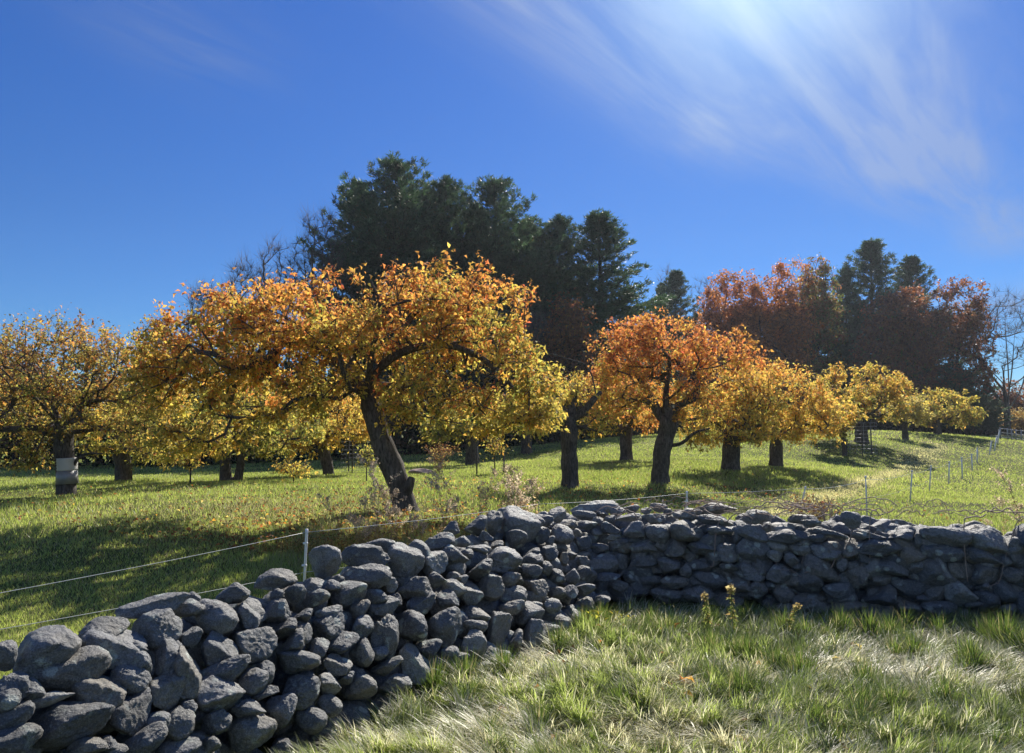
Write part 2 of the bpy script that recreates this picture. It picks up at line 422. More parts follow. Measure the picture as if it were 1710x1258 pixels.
rocks = []
def rock_mesh(seed, sub, bouldery, name='stone'):
    rg = np.random.default_rng(seed)
    bm = bmesh.new(); bmesh.ops.create_icosphere(bm, subdivisions=sub, radius=1)
    D = np.array([v.co[:] for v in bm.verts]); Fc = np.array([[v.index for v in f.verts] for f in bm.faces]); bm.free()
    D /= np.linalg.norm(D, axis=1)[:, None]
    n = int(rg.integers(8, 15))
    nn = rg.normal(size=(n, 3)); nn /= np.linalg.norm(nn, axis=1)[:, None]
    dd = rg.uniform(0.62, 1.0, n)
    k = rg.uniform(7, 10) if bouldery else rg.uniform(15, 26)
    s = np.clip(D @ nn.T, 0, None) / dd
    r = ((s ** k).sum(1) + (0.85 if bouldery else 0.75) ** k) ** (-1 / k)
    off = rg.uniform(-50, 50, 3)
    pert = np.empty(len(D))
    for i, d in enumerate(D):
        v = Vector(d * 1.3 + off)
        pert[i] = 0.07 * mnoise.noise(v * 1.3) + 0.045 * mnoise.noise(v * 3.1) + 0.034 * mnoise.noise(v * 6.5) + 0.018 * mnoise.noise(v * 14)
    r = r * (1 + pert * (1.0 if bouldery else 1.25))
    V = D * r[:, None]
    lo, hi = V.min(0), V.max(0)
    V = (V - (lo + hi) / 2) / (hi - lo)
    return V, Fc
ROCKV = [rock_mesh(100 + i, 5, i % 2 == 0) for i in range(26)]
ROCKS = [rock_mesh(300 + i, 4, i % 3 == 0) for i in range(16)]
rock_me = []
for V, Fc in ROCKV:
    me = mesh_np('stone', V, [Fc], smooth=True); me.materials.append(M_ROCK); rock_me.append(me)

R1 = """20,790,110,160,0;215,770,310,230,20;350,865,325,200,5;500,665,230,110,10;545,735,300,190,0;755,665,230,190,0;740,565,330,110,12;915,515,90,55,0;890,570,180,90,10;1030,605,225,155,-5;1115,500,165,110,10;1195,600,110,125,0;60,950,140,150,0;30,1010,130,110,0;470,950,260,170,-5;240,1000,210,70,15;660,835,130,140,0;620,910,190,140,-25;800,800,150,170,0;895,870,150,230,-10;800,975,175,180,0;920,710,100,95,0;1055,765,175,160,-5;1215,745,215,170,0;1075,855,245,100,10;1030,980,270,190,12;1220,910,140,120,-10;1275,875,90,115,20;80,1080,165,100,20;335,1115,385,190,0;630,1085,210,210,10;75,1200,220,130,5;850,1120,170,150,30;750,1110,130,90,30;1040,1110,140,110,10;1195,1050,170,90,5;1210,1150,230,170,15;1270,970,130,50,15;150,960,130,110,0;420,1230,180,80,0;520,1220,90,70,0;1010,1220,90,80,20;700,1200,220,120,20;560,1245,100,50,0;660,760,90,80,0;860,1240,200,100,10;900,1040,90,70,0;680,990,90,90,0"""
R2 = """30,492,185,90,0;118,565,95,110,20;185,520,100,60,0;205,580,120,80,25;30,630,130,100,0;35,560,60,50,0;145,655,90,60,0;260,640,130,60,0;268,700,145,110,8;350,560,170,110,10;280,525,70,50,0;420,395,220,110,-5;490,360,130,95,0;590,420,180,160,-25;430,485,220,110,0;660,380,115,100,-15;720,425,145,100,-10;805,400,135,125,0;750,335,145,80,10;840,330,90,55,0;800,270,75,68,0;905,262,105,100,0;985,250,78,115,-10;1095,270,195,175,-30;1085,320,98,92,0;955,305,62,50,0;920,360,105,50,-15;1020,410,185,125,5;990,345,80,40,0;870,385,55,50,0;640,530,165,105,-5;733,500,93,80,0;810,485,65,50,0;920,455,125,105,0;855,495,40,40,0;815,535,110,80,-5;975,530,122,118,-10;1050,500,80,110,-35;780,585,105,75,-5;885,575,105,88,-20;670,605,135,88,10;505,620,145,78,3;465,575,105,72,0;560,590,45,60,0;395,630,90,100,-10;530,520,70,75,0;408,700,105,100,10;500,760,132,210,-5;625,705,152,142,-10;770,700,155,168,0;910,655,125,62,-15;905,700,110,60,0;895,780,118,112,10;1075,570,122,88,0;1065,615,120,60,0;1000,720,100,175,-15;1150,460,100,68,0;1155,405,105,62,0;1175,540,118,92,0;1095,495,50,50,0;1215,445,60,72,30;1225,378,92,62,0;1150,380,80,50,0;320,770,150,82,22;210,800,100,92,0;100,780,125,100,20;125,860,200,112,-2;300,868,128,82,5;400,825,125,142,0;640,870,152,172,-5;520,880,160,65,30;700,800,120,85,0;790,820,90,65,0;800,860,165,72,10;140,985,168,142,0;258,955,112,102,0;395,968,152,112,0;560,950,140,82,0;265,1050,112,82,0;50,1075,132,152,0;183,1112,142,102,10;50,1230,112,62,10;950,825,180,100,0;1025,850,82,95,0;1075,770,82,110,0;1160,755,112,178,-10;1228,740,90,112,-20;1140,650,140,100,0;1165,615,72,52,0;1240,610,82,62,0;60,710,120,82,0;150,735,82,92,0;900,885,160,62,5;1165,240,92,62,-10;1210,235,82,52,0;1265,215,82,62,0;1195,300,72,72,0;1050,195,100,50,0;720,900,120,60,0;480,820,90,60,0;330,930,90,60,0"""
R3 = """480,310,165,72,0;595,300,92,52,0;310,310,112,90,0;340,440,148,142,0;260,475,72,82,0;430,430,72,82,0;500,370,132,55,5;470,485,112,92,0;560,525,158,92,5;675,505,92,78,0;560,420,72,52,0;650,390,142,82,-5;665,440,92,48,10;540,455,72,52,0;740,480,112,68,10;690,280,108,58,0;770,265,102,82,-25;745,322,190,52,0;800,395,152,112,0;870,285,75,48,0;950,260,112,62,0;930,330,132,72,0;1010,285,62,42,0;945,425,152,132,3;1100,312,142,62,-10;1140,412,242,142,-12;1050,510,152,122,0;1320,270,262,92,5;1300,340,252,72,0;1340,400,172,62,3;1540,420,252,92,-18;1380,545,182,132,-5;1545,520,222,162,0;1240,520,202,92,0;850,510,182,92,0;590,620,212,122,5;705,600,112,112,-20;860,600,182,82,0;1010,630,162,122,0;1200,630,162,82,0;1120,660,82,102,0;1550,660,172,122,0;1400,640,132,72,0;1280,710,232,92,0;1480,750,202,112,0;780,700,112,92,0;700,755,122,72,-15;490,780,122,82,10;400,565,82,62,30;350,585,62,92,0;400,700,102,112,0;300,700,122,102,0;590,840,112,52,0;610,700,202,62,5;900,720,152,62,0;1050,730,182,82,0;800,800,182,72,0;1000,810,202,92,0;1200,815,202,92,0;470,670,102,92,0;395,790,92,82,-30;310,800,112,82,0;280,880,122,82,0;1400,840,180,80,0;470,600,90,70,0;640,330,80,50,0;380,370,90,60,0;1180,290,90,50,0;560,340,80,50,0"""
R4 = """270,620,110,52,0;220,712,222,75,-3;50,700,102,62,-25;345,642,112,42,0;385,720,112,48,0;445,700,202,42,-8;155,765,118,62,-5;285,785,132,72,0;430,795,172,92,5;720,770,252,102,0;560,780,122,112,0;640,828,82,72,0;820,720,172,92,0;1090,715,272,118,-5;1340,745,248,128,-8;1480,820,75,132,0;1070,805,222,108,-8;1295,830,202,102,-12;1425,850,75,65,0;900,815,152,112,0;935,740,52,82,0;400,895,228,142,-25;240,845,88,82,0;145,820,92,72,0;515,870,62,82,0;600,930,152,172,0;775,885,202,112,-8;920,890,92,72,0;1015,935,172,202,-15;1160,905,148,98,0;1305,925,148,122,0;1455,925,132,92,0;1290,995,75,52,0;1440,1020,152,142,0;1165,1035,192,162,0;895,1000,192,112,-10;740,955,112,62,0;720,1050,192,152,0;320,960,182,152,-10;170,920,132,112,0;45,905,112,102,0;50,1000,112,112,0;340,1080,192,92,0;500,1010,182,92,0;190,1030,132,102,0;1310,1080,152,142,0;960,1060,92,52,0;1440,1115,92,62,0;1052,1110,182,82,0;880,1110,142,82,0;560,1110,202,82,0;120,985,62,62,0;60,790,122,102,0;680,710,150,45,0;1480,750,80,70,0;610,710,90,40,-10;200,1110,180,70,0;700,1150,180,60,0"""
def parse(s, ox, oy, sc):
    out = []
    for q in s.split(';'):
        cx, cy, w, h, r = map(float, q.split(','))
        out.append((ox + cx / sc, oy + cy / sc, w / sc, h / sc, r))
    return out
S1 = parse(R1, 0, 820, 2.872)
S2 = parse(R2, 450, 780, 2.631)
S3 = parse(R3, 850, 780, 3.8)
S4 = parse(R4, 1250, 680, 3.311)
# a few beyond the right edge so the wall goes on
S4 += [(1725 + 60 * i, 905 + 52 * j + 6 * i, 62, 48, (i * 37 + j * 53) % 30 - 15) for i in range(7) for j in range(4)]

def hit_wall(px, py, A=None):
    u = (px - 855) / F; v = -(py - 629) / F
    dy = CP - v * SP; dz = SP + v * CP
    Y = np.linspace(2.2, 9.4, 1800)
    x = u * Y / dy; z = EYE + dz * Y / dy
    zw = zwall(x, Y, A)
    c = z - zw
    inside = np.where((c < 0) & (zw > 0.02))[0]
    if len(inside):
        i = inside[0]
    else:
        zw2 = np.where(zw > 0.3, c, 9)
        i = int(np.argmin(zw2))
        if zw2[i] > 8: i = int(np.argmin(np.abs(c)))
        if c[i] > 0.05: return Vector((x[i], Y[i], zw[i] + 0.05))
    return Vector((x[i], Y[i], z[i]))
camR = Matrix.Rotation(math.pi / 2 + PITCH, 3, 'X')
def put_rock(me, px, py, w, h, rot, seed, push=0.22, pos=None):
    rg = random.Random(seed)
    p = hit_wall(px, py) if pos is None else pos
    W_, H_ = w / F * p.y * 0.99, h / F * p.y * 0.99
    D_ = min(1.35 * H_, 0.5 * (W_ + H_)) * rg.uniform(0.95, 1.25)
    d = (p - Vector((0, 0, EYE))).normalized()
    p = p + d * push * D_
    yaw = math.atan2(d.x, d.y)
    R = Matrix.Rotation(-yaw, 3, 'Z') @ camR
    Rr = Matrix.Rotation(math.radians(rot + rg.uniform(-4, 4)), 3, 'Z')
    Rx = Matrix.Rotation(rg.uniform(-0.22, 0.22), 3, 'X') @ Matrix.Rotation(rg.uniform(-0.22, 0.22), 3, 'Y')
    flip = Matrix.Diagonal((rg.choice((-1, 1)), 1, 1)) if False else Matrix.Identity(3)
    M3 = R @ Rr @ Rx @ flip @ Matrix.Diagonal((W_, H_, D_))
    return Matrix.Translation(p) @ M3.to_4x4()

wall_left = thing('tumbled_stone_wall', 'tumbled pile-like wall of rounded grey fieldstones running from lower left to the corner', 'stone wall', (-1.0, 5.0, 0))
wall_right = thing('stone_wall', 'squarer dry stone wall in deep shade running right across the grass', 'stone wall', (3.2, 6.6, 0))
for wobj, lst, seed0 in ((wall_left, S1 + S2 + [s for s in S3 if s[0] < 1040], 1000), (wall_right, [s for s in S3 if s[0] >= 1040] + S4, 5000)):
    lst = sorted(lst, key=lambda s: -s[2] * s[3])
    inv = Matrix.Translation(wobj.location).inverted()
    rest_V, rest_F, off = [], [], 0
    for i, s in enumerate(lst):
        rg = random.Random(seed0 + i)
        k = rg.randrange(len(rock_me))
        Mx = put_rock(None, *s, seed0 + i)
        if i < 99:
            o = link('stone', rock_me[k], parent=wobj)
            o.matrix_local = inv @ Mx
        else:
            V, Fc = ROCKV[k]
            A = np.array(inv @ Mx)
            rest_V.append(V @ A[:3, :3].T + A[:3, 3]); rest_F.append(Fc + off); off += len(V)
    # inner stones that the gaps show, and the back of the wall
    isL = wobj is wall_left
    pts = []
    rg = np.random.default_rng(seed0)
    if isL: lo, hi = (-3.6, -0.2), (1.3, 8.3)
    else: lo, hi = (0.3, 4.0), (8.2, 8.9)
    X = rg.uniform(lo[0], hi[0], 90000); Yy = rg.uniform(lo[1], hi[1], 90000)
    zt = zwall(X, Yy); lf = zwall(X, Yy, LEFTW.astype(float)) > 0.5
    Z = rg.uniform(0, 1, 90000) * (zt - 0.10)
    Z = np.minimum(Z, zt - 0.16)
    Z = np.clip(Z, 0.05, None)
    ok = (zt > 0.2) & (lf == isL)
    for dx, dy in ((0.1, 0), (-0.1, 0), (0, 0.1), (0, -0.1)):
        ok &= zwall(X + dx * (1.7 if isL else 0.9), Yy + dy * (1.7 if isL else 0.9)) > Z + 0.02
    surf = np.zeros(len(X), bool)
    for dx, dy in ((.3, 0), (-.3, 0), (0, .3), (0, -.3)):
        surf |= zwall(X + dx, Yy + dy) < Z
    surf |= (zt - Z) < 0.3
    ok &= surf | (Z < 0.5)
    for x, y, z in zip(X[ok], Yy[ok], Z[ok]):
        if all((x - a) ** 2 + (y - b) ** 2 + (z - c) ** 2 > (0.022 if isL else 0.015) for a, b, c in pts):
            pts.append((x, y, z))
    for x, y, z in pts:
        V, Fc = ROCKS[int(rg.integers(len(ROCKS)))]
        s = rg.uniform(0.17, 0.27)
        q = Matrix.Rotation(rg.uniform(0, 6.28), 3, 'Z') @ Matrix.Rotation(rg.uniform(-.5, .5), 3, 'X') @ Matrix.Diagonal((s * 1.15, s, s * 0.8))
        rest_V.append(V @ np.array(q).T + np.array([x, y, z]) - np.array(wobj.location)); rest_F.append(Fc + off); off += len(V)
    o = link('packing_stone', mesh_np('packing_stone', np.concatenate(rest_V), [np.concatenate(rest_F)], smooth=True), M_ROCK, wobj)
    o['kind'] = 'stuff'
# boulders that rest on top of the walls: things of their own
LOOSE = [((543, 940, 56, 60, 0), 6, 'upright rounded boulder on the wall top beside the white post', None),
         ((992, 841, 84, 23, 3), 3, 'long low slab-like boulder lying on the wall top below the trunks', 'far'),
         ((1148, 850, 32, 21, 0), 9, 'small pointed dark stone under the short white post tip', 'far'),
         ((1263, 854, 46, 23, 3), 4, 'smooth oval boulder perched on the back of the shaded wall', 'far'),
         ((1421, 879, 33, 30, 0), 8, 'small domed black stone sitting on the shaded wall among dead vines', 'far')]
for s, k, lab, far in LOOSE:
    pos = None
    if far:
        h = hit_wall(s[0], s[1] + 14)
        pos = Vector((h.x, h.y, max(h.z, float(zwall(h.x, h.y))) + s[3] / F * h.y * 0.22))
    Mx = put_rock(None, *s, 77 + k, 0.1, pos)
    o = link('boulder', rock_me[k].copy()); o.matrix_world = Mx
    tag(o, lab, 'boulder', 'loose boulders resting on the wall tops')

# ------------------------------------------------------------------ fences
def tube(pts, rad, n=6, cap=True):
    pts = [Vector(p) for p in pts]
    if not hasattr(rad, '__len__'): rad = [rad] * len(pts)
    V, Q = [], []
    up = Vector((0.13, 0.21, 0.97)).normalized()
    prev = None
    for i, p in enumerate(pts):
        t = (pts[min(i + 1, len(pts) - 1)] - pts[max(i - 1, 0)])
        t = t.normalized() if t.length > 1e-9 else Vector((0, 0, 1))
        if prev is None:
            a = t.cross(up)
            if a.length < 1e-3: a = t.cross(Vector((1, 0, 0)))
        else:
            a = prev - t * prev.dot(t)
        a.normalize(); prev = a; b = t.cross(a)
        for k in range(n):
            th = 2 * math.pi * k / n
            V.append(p + (a * math.cos(th) + b * math.sin(th)) * rad[i])
    for i in range(len(pts) - 1):
        for k in range(n):
            k2 = (k + 1) % n
            Q.append((i * n + k, i * n + k2, (i + 1) * n + k2, (i + 1) * n + k))
    T = []
    if cap:
        V.append(pts[0]); V.append(pts[-1])
        c0, c1 = len(V) - 2, len(V) - 1
        for k in range(n):
            k2 = (k + 1) % n
            T.append((c0, k2, k)); T.append((c1, (len(pts) - 1) * n + k, (len(pts) - 1) * n + k2))
    return np.array([v[:] for v in V]), np.array(Q, int).reshape(-1, 4), np.array(T, int).reshape(-1, 3)
class Geo:
    def __init__(s): s.V, s.Q, s.T, s.C, s.n = [], [], [], [], 0
    def add(s, V, Q, T, col=None):
        if len(V) == 0: return
        s.V.append(V)
        if len(Q): s.Q.append(Q + s.n)
        if len(T): s.T.append(T + s.n)
        if col is not None: s.C.append(np.broadcast_to(np.asarray(col, float), (len(V), 3)))
        s.n += len(V)
    def mesh(s, name, smooth=True):
        fs = []
        if s.Q: fs.append(np.concatenate(s.Q))
        if s.T: fs.append(np.concatenate(s.T))
        return mesh_np(name, np.concatenate(s.V), fs, np.concatenate(s.C) if s.C else None, smooth)
def wire_pts(a, b, sag, n=14):
    a, b = Vector(a), Vector(b)
    return [a.lerp(b, i / n) - Vector((0, 0, sag * 4 * (i / n) * (1 - i / n))) for i in range(n + 1)]

# the strand fence that follows the back of the walls: top strand pixel, bottom pixel, distance
FP = [(-420, 1066, 1300, 4.0), (512, 889, 958, 7.4), (900, 842, 905, 9.6), (1147, 824, 880, 10.6), (1345, 815, 866, 13.3)]
fence1 = thing('electric_fence', 'low electric fence of thin white posts and two pale strands behind the stone walls', 'fence', (0, 9, 0))
f1inv = Matrix.Translation(fence1.location).inverted()
posts = []
for i, (x, yt, yb, Y) in enumerate(FP):
    top = P(x, yt, Y); base = Vector((top.x, top.y, gz(top.x, top.y)))
    posts.append((base, top))
    g = Geo()
    lean = Vector((0.02, 0, 0)) if i != 4 else Vector((0.16, 0, 0))
    r = 0.014 if i != 2 else 0.006
    hd = 0.03
    b2 = base - lean
    V, Q, T = tube([b2, b2.lerp(top, 0.5), top, top + Vector((0, 0, hd))], [r * 0.8, r * 0.85, r, r * 1.1], 8); g.add(V, Q, T)
    if i != 2:
        for kk in (0.25, 0.55, 0.85):          # clips that carry the strands
            c = b2.lerp(top, kk)
            V, Q, T = tube([c + Vector((-r * 2.0, -0.005, 0)), c + Vector((r * 1.2, -0.005, 0))], r * 0.8, 6); g.add(V, Q, T)
    for k in range(len(g.V)): g.V[k] = g.V[k] - np.array(fence1.location)
    link('post', g.mesh('post'), M_WHITE if i != 2 else M_STEEL, fence1)
for hfrac, rad in (((1, 1, 1, 1, 1), 0.0027), ((.72, .46, .4, .35, .35), 0.0025)):
    g = Geo()
    for j, ((b0, t0), (b1, t1)) in enumerate(zip(posts, posts[1:])):
        V, Q, T = tube(wire_pts(b0.lerp(t0, hfrac[j]), b1.lerp(t1, hfrac[j + 1]), 0.02), rad, 5); g.add(V - np.array(fence1.location), Q, T)
    link('wire', g.mesh('wire'), M_WIRE, fence1)

NET = [(1448, 800, 868, 14.9, 4), (1520, 790, 840, 20, -5), (1552, 780, 823, 24, -4), (1584, 773, 812, 27, -2), (1607, 766, 801, 30, 2), (1624, 760, 789, 34.5, 3),
       (1632, 754, 781, 38, 0), (1652, 738, 766, 43, -6), (1660, 729, 757, 46, -8), (1666, 719, 748, 50, -5)]
fence2 = thing('netting_fence', 'electric netting fence with slender white posts crossing the open pasture uphill at right', 'fence', (9, 20, 0))
tops = []
for x, yt, yb, Y, lean in NET:
    b = P(x, yb, Y); b.z = gz(b.x, b.y); t = P(x - lean * 0.6, yt, Y)
    t.z = max(t.z, b.z + 0.75)
    tops.append((b, t))
    r = max(0.014, Y * 0.0009)
    V, Q, T = tube([b - Vector((0, 0, .05)), b.lerp(t, .5), t], [r, r, r * 0.9], 6)
    g = Geo(); g.add(V - np.array(fence2.location), Q, T)
    V, Q, T = tube([t, t + Vector((0, 0, 0.05))], r * 1.5, 6); g.add(V - np.array(fence2.location), Q, T)
    link('post', g.mesh('post'), M_WHITE, fence2)
g = Geo()
allp = [(posts[-1][0], posts[-1][1])] + tops
for (b0, t0), (b1, t1) in zip(allp, allp[1:]):
    for hf in (0.5, 0.97):
        V, Q, T = tube(wire_pts(b0.lerp(t0, hf), b1.lerp(t1, hf), 0.05, 8), 0.0020 if hf < 0.9 else 0.0032, 4, False); g.add(V - np.array(fence2.location), Q, T)
link('netting', g.mesh('netting'), M_WIRE, fence2)
# farther post and rail line on the crest
fence3 = thing('pasture_fence', 'distant grey post fence on the crest at the far right below brown trees', 'fence', (36, 58, 1))
pl = []
for x, yt, yb, Y in [(1671, 719, 736, 56), (1683, 720, 737, 57), (1690, 720, 738, 58), (1697, 721, 738, 58), (1706, 723, 739, 58), (1718, 724, 740, 58), (1732, 725, 741, 58), (1750, 726, 742, 58)]:
    b = P(x, yb, Y); b.z = gz(b.x, b.y) - 0.05; t = Vector((b.x, b.y, b.z + 0.95)); pl.append((b, t))
    V, Q, T = tube([b, t], 0.045, 6); g = Geo(); g.add(V - np.array(fence3.location), Q, T)
    link('post', g.mesh('post'), M_STEEL, fence3)
g = Geo()
for (b0, t0), (b1, t1) in zip(pl, pl[1:]):
    for hf in (0.25, 0.6, 0.92):
        V, Q, T = tube([b0.lerp(t0, hf), b1.lerp(t1, hf)], 0.022, 4); g.add(V - np.array(fence3.location), Q, T)
link('rail', g.mesh('rail'), M_STEEL, fence3)

# ------------------------------------------------------------------ tree machinery
def unit(a): return a / np.maximum(np.linalg.norm(a, axis=-1, keepdims=True), 1e-9)
def leaf_cards(C, D, Nrm, Ln, Wd, fold=0.3, curl=0.25):
    """folded, drooping leaves: base C, direction D, blade normal Nrm. Six vertices, four triangles as two quads"""
    D = unit(D); S = unit(np.cross(D, Nrm)); U = np.cross(S, D)
    Ln = Ln[:, None]; Wd = Wd[:, None]
    a = C; m1 = C + D * Ln * 0.5 + U * Ln * curl * 0.35; tip = C + D * Ln - U * Ln * curl * 0.5
    l = C + D * Ln * 0.45 + S * Wd * 0.5 + U * (Wd * fold + Ln * curl * 0.35)
    r = C + D * Ln * 0.45 - S * Wd * 0.5 + U * (Wd * fold + Ln * curl * 0.35)
    n = len(C)
    V = np.stack([a, l, tip, r, m1], 1).reshape(-1, 3)
    i = np.arange(n)[:, None] * 5
    T = np.concatenate([i + [0, 4, 1], i + [1, 4, 2], i + [0, 3, 4], i + [3, 2, 4]], 0)
    return V, T
def card_cols(c, k): return np.repeat(c, k, axis=0)

class Skel:
    def __init__(s): s.p, s.par, s.dir = [], [], []
    def line(s, pts, parent=-1, step=0.15):
        last = parent
        pts = [np.array(q, float) for q in pts]
        if parent < 0:
            s.p.append(pts[0]); s.par.append(-1); s.dir.append(np.array([0, 0, 1.0])); last = 0
        for a, b in zip(pts, pts[1:]):
            n = max(1, int(np.linalg.norm(b - a) / step))
            for k in range(1, n + 1):
                s.p.append(a + (b - a) * k / n); s.par.append(last); s.dir.append((b - a) / max(np.linalg.norm(b - a), 1e-6)); last = len(s.p) - 1
        return last
    def nearest(s, q): return int(np.argmin(np.linalg.norm(np.array(s.p) - q, axis=1)))
def smooth_line(pts, it=2):
    pts = [np.array(p, float) for p in pts]
    for _ in range(it):
        o = [pts[0]]
        for a, b in zip(pts, pts[1:]): o += [a * .75 + b * .25, a * .25 + b * .75]
        o.append(pts[-1]); pts = o
    return pts
def sample_env(ells, n, rg, inner=0.5, minz=None):
    """ells: (centre, radii(3))"""
    vol = np.array([e[1][0] * e[1][1] * e[1][2] for e in ells]) ** 0.67; vol /= vol.sum()
    out = []
    for k in rg.choice(len(ells), n, p=vol):
        c, r = ells[k]; d = rg.normal(size=3); d /= np.linalg.norm(d)
        if d[2] < -0.3: d[2] *= 0.6
        rr = (inner ** 3 + rg.random() * (1 - inner ** 3)) ** (1 / 3)
        out.append(np.array(c) + d * np.array(r) * rr)
    out = np.array(out)
    return out
def grow(sk, tips, rg, droop=0.15, minnode=0, step=0.28, jit=0.05):
    origin = sk.p[min(len(sk.p) - 1, minnode + 2)]
    order = np.argsort(np.linalg.norm(tips - origin, axis=1) + rg.uniform(0, 0.3, len(tips)))
    PA = np.zeros((len(sk.p) + len(tips) * 24 + 10, 3)); DA = np.zeros_like(PA); n = len(sk.p)
    PA[:n] = sk.p; DA[:n] = sk.dir
    ends = {}
    for ti in order:
        t = tips[ti]
        v = t - PA[minnode:n]; d = np.linalg.norm(v, axis=1) + 1e-6
        cs = (v * DA[minnode:n]).sum(1) / d
        k = int(np.argmin(d * (1 + 0.55 * (1 - cs)))) + minnode
        a = PA[k]; ln = np.linalg.norm(t - a)
        m = max(1, min(20, int(ln / step)))
        c1 = a + DA[k] * ln * 0.35 + np.array([0, 0, droop * ln])
        last = k; prev = a
        for j in range(1, m + 1):
            u = j / m
            q = (1 - u) ** 2 * a + 2 * u * (1 - u) * c1 + u * u * t + rg.normal(size=3) * jit * min(1, ln) * (j < m)
            PA[n] = q; dd = q - prev; DA[n] = dd / (np.linalg.norm(dd) + 1e-6)
            sk.p.append(q); sk.par.append(last); sk.dir.append(DA[n].copy()); last = n; n += 1; prev = q
        ends[int(ti)] = last
    return ends
def skin(sk, r_tip, r_trunk, expo=0.5, sides=(10, 5, 3), gnarl=0.12, override=None, origin=(0, 0, 0), flare=0.35):
    n = len(sk.p); ch = [[] for _ in range(n)]
    for i, p in enumerate(sk.par):
        if p >= 0: ch[p].append(i)
    cnt = np.zeros(n)
    for i in range(n - 1, -1, -1):
        if not ch[i]: cnt[i] = 1
        if sk.par[i] >= 0: cnt[sk.par[i]] += cnt[i]
    r = r_tip * cnt ** expo
    r = r * 1.0
    kf = math.log(max(r_trunk / r_tip, 1.01)) / math.log(max(cnt[0], 2))
    r = r_tip * cnt ** kf
    if override:
        for (a, b, ra, rb) in override:
            for i in range(a, b + 1):
                r[i] = max(r[i], ra + (rb - ra) * (i - a) / max(1, b - a)) if (ra > 0) else r[i]
    g = Geo(); org = np.array(origin)
    # chains
    start = [(0, None)]
    while start:
        s0, par = start.pop()
        chain = ([par] if par is not None else []) + [s0]
        cur = s0
        while ch[cur]:
            nx = max(ch[cur], key=lambda c: cnt[c])
            for c in ch[cur]:
                if c != nx: start.append((c, cur))
            chain.append(nx); cur = nx
        pts = [sk.p[i] for i in chain]; rr = [float(r[i]) for i in chain]
        if par is not None: rr[0] = min(rr[0], rr[1] * 1.15)
        big = max(rr)
        ns = sides[0] if big > r_trunk * 0.35 else (sides[1] if big > r_tip * 3 else sides[2])
        V, Q, T = tube(pts, rr, ns, False)
        if ns == sides[0] and gnarl > 0:
            cen = np.repeat(np.array(pts), ns, axis=0)
            off = V - cen
            f = np.array([1 + gnarl * (mnoise.noise(Vector(v) * 3.2) + 0.8 * mnoise.noise(Vector((v[0] * 9, v[1] * 9, v[2] * 3)))) for v in V])
            if par is None:
                h = V[:, 2] - V[0, 2]
                f = f * (1 + flare * np.exp(-np.clip(h, 0, None) / 0.16))
            V = cen + off * f[:, None]
        g.add(V - org, Q, T)
    return g, r, cnt
PAL = dict(yel=(0.66, 0.47, 0.085), gold=(0.68, 0.37, 0.07), org=(0.66, 0.24, 0.055), red=(0.52, 0.12, 0.06), yg=(0.48, 0.45, 0.08),
           grn=(0.15, 0.20, 0.045), brn=(0.24, 0.12, 0.05), pale=(0.55, 0.43, 0.16), rust=(0.42, 0.15, 0.06), dkr=(0.22, 0.085, 0.065), olv=(0.38, 0.33, 0.09))
def pick(rg, n, names, w):
    w = np.array(w, float); w /= w.sum()
    return np.array([PAL[k] for k in names])[rg.choice(len(names), n, p=w)]
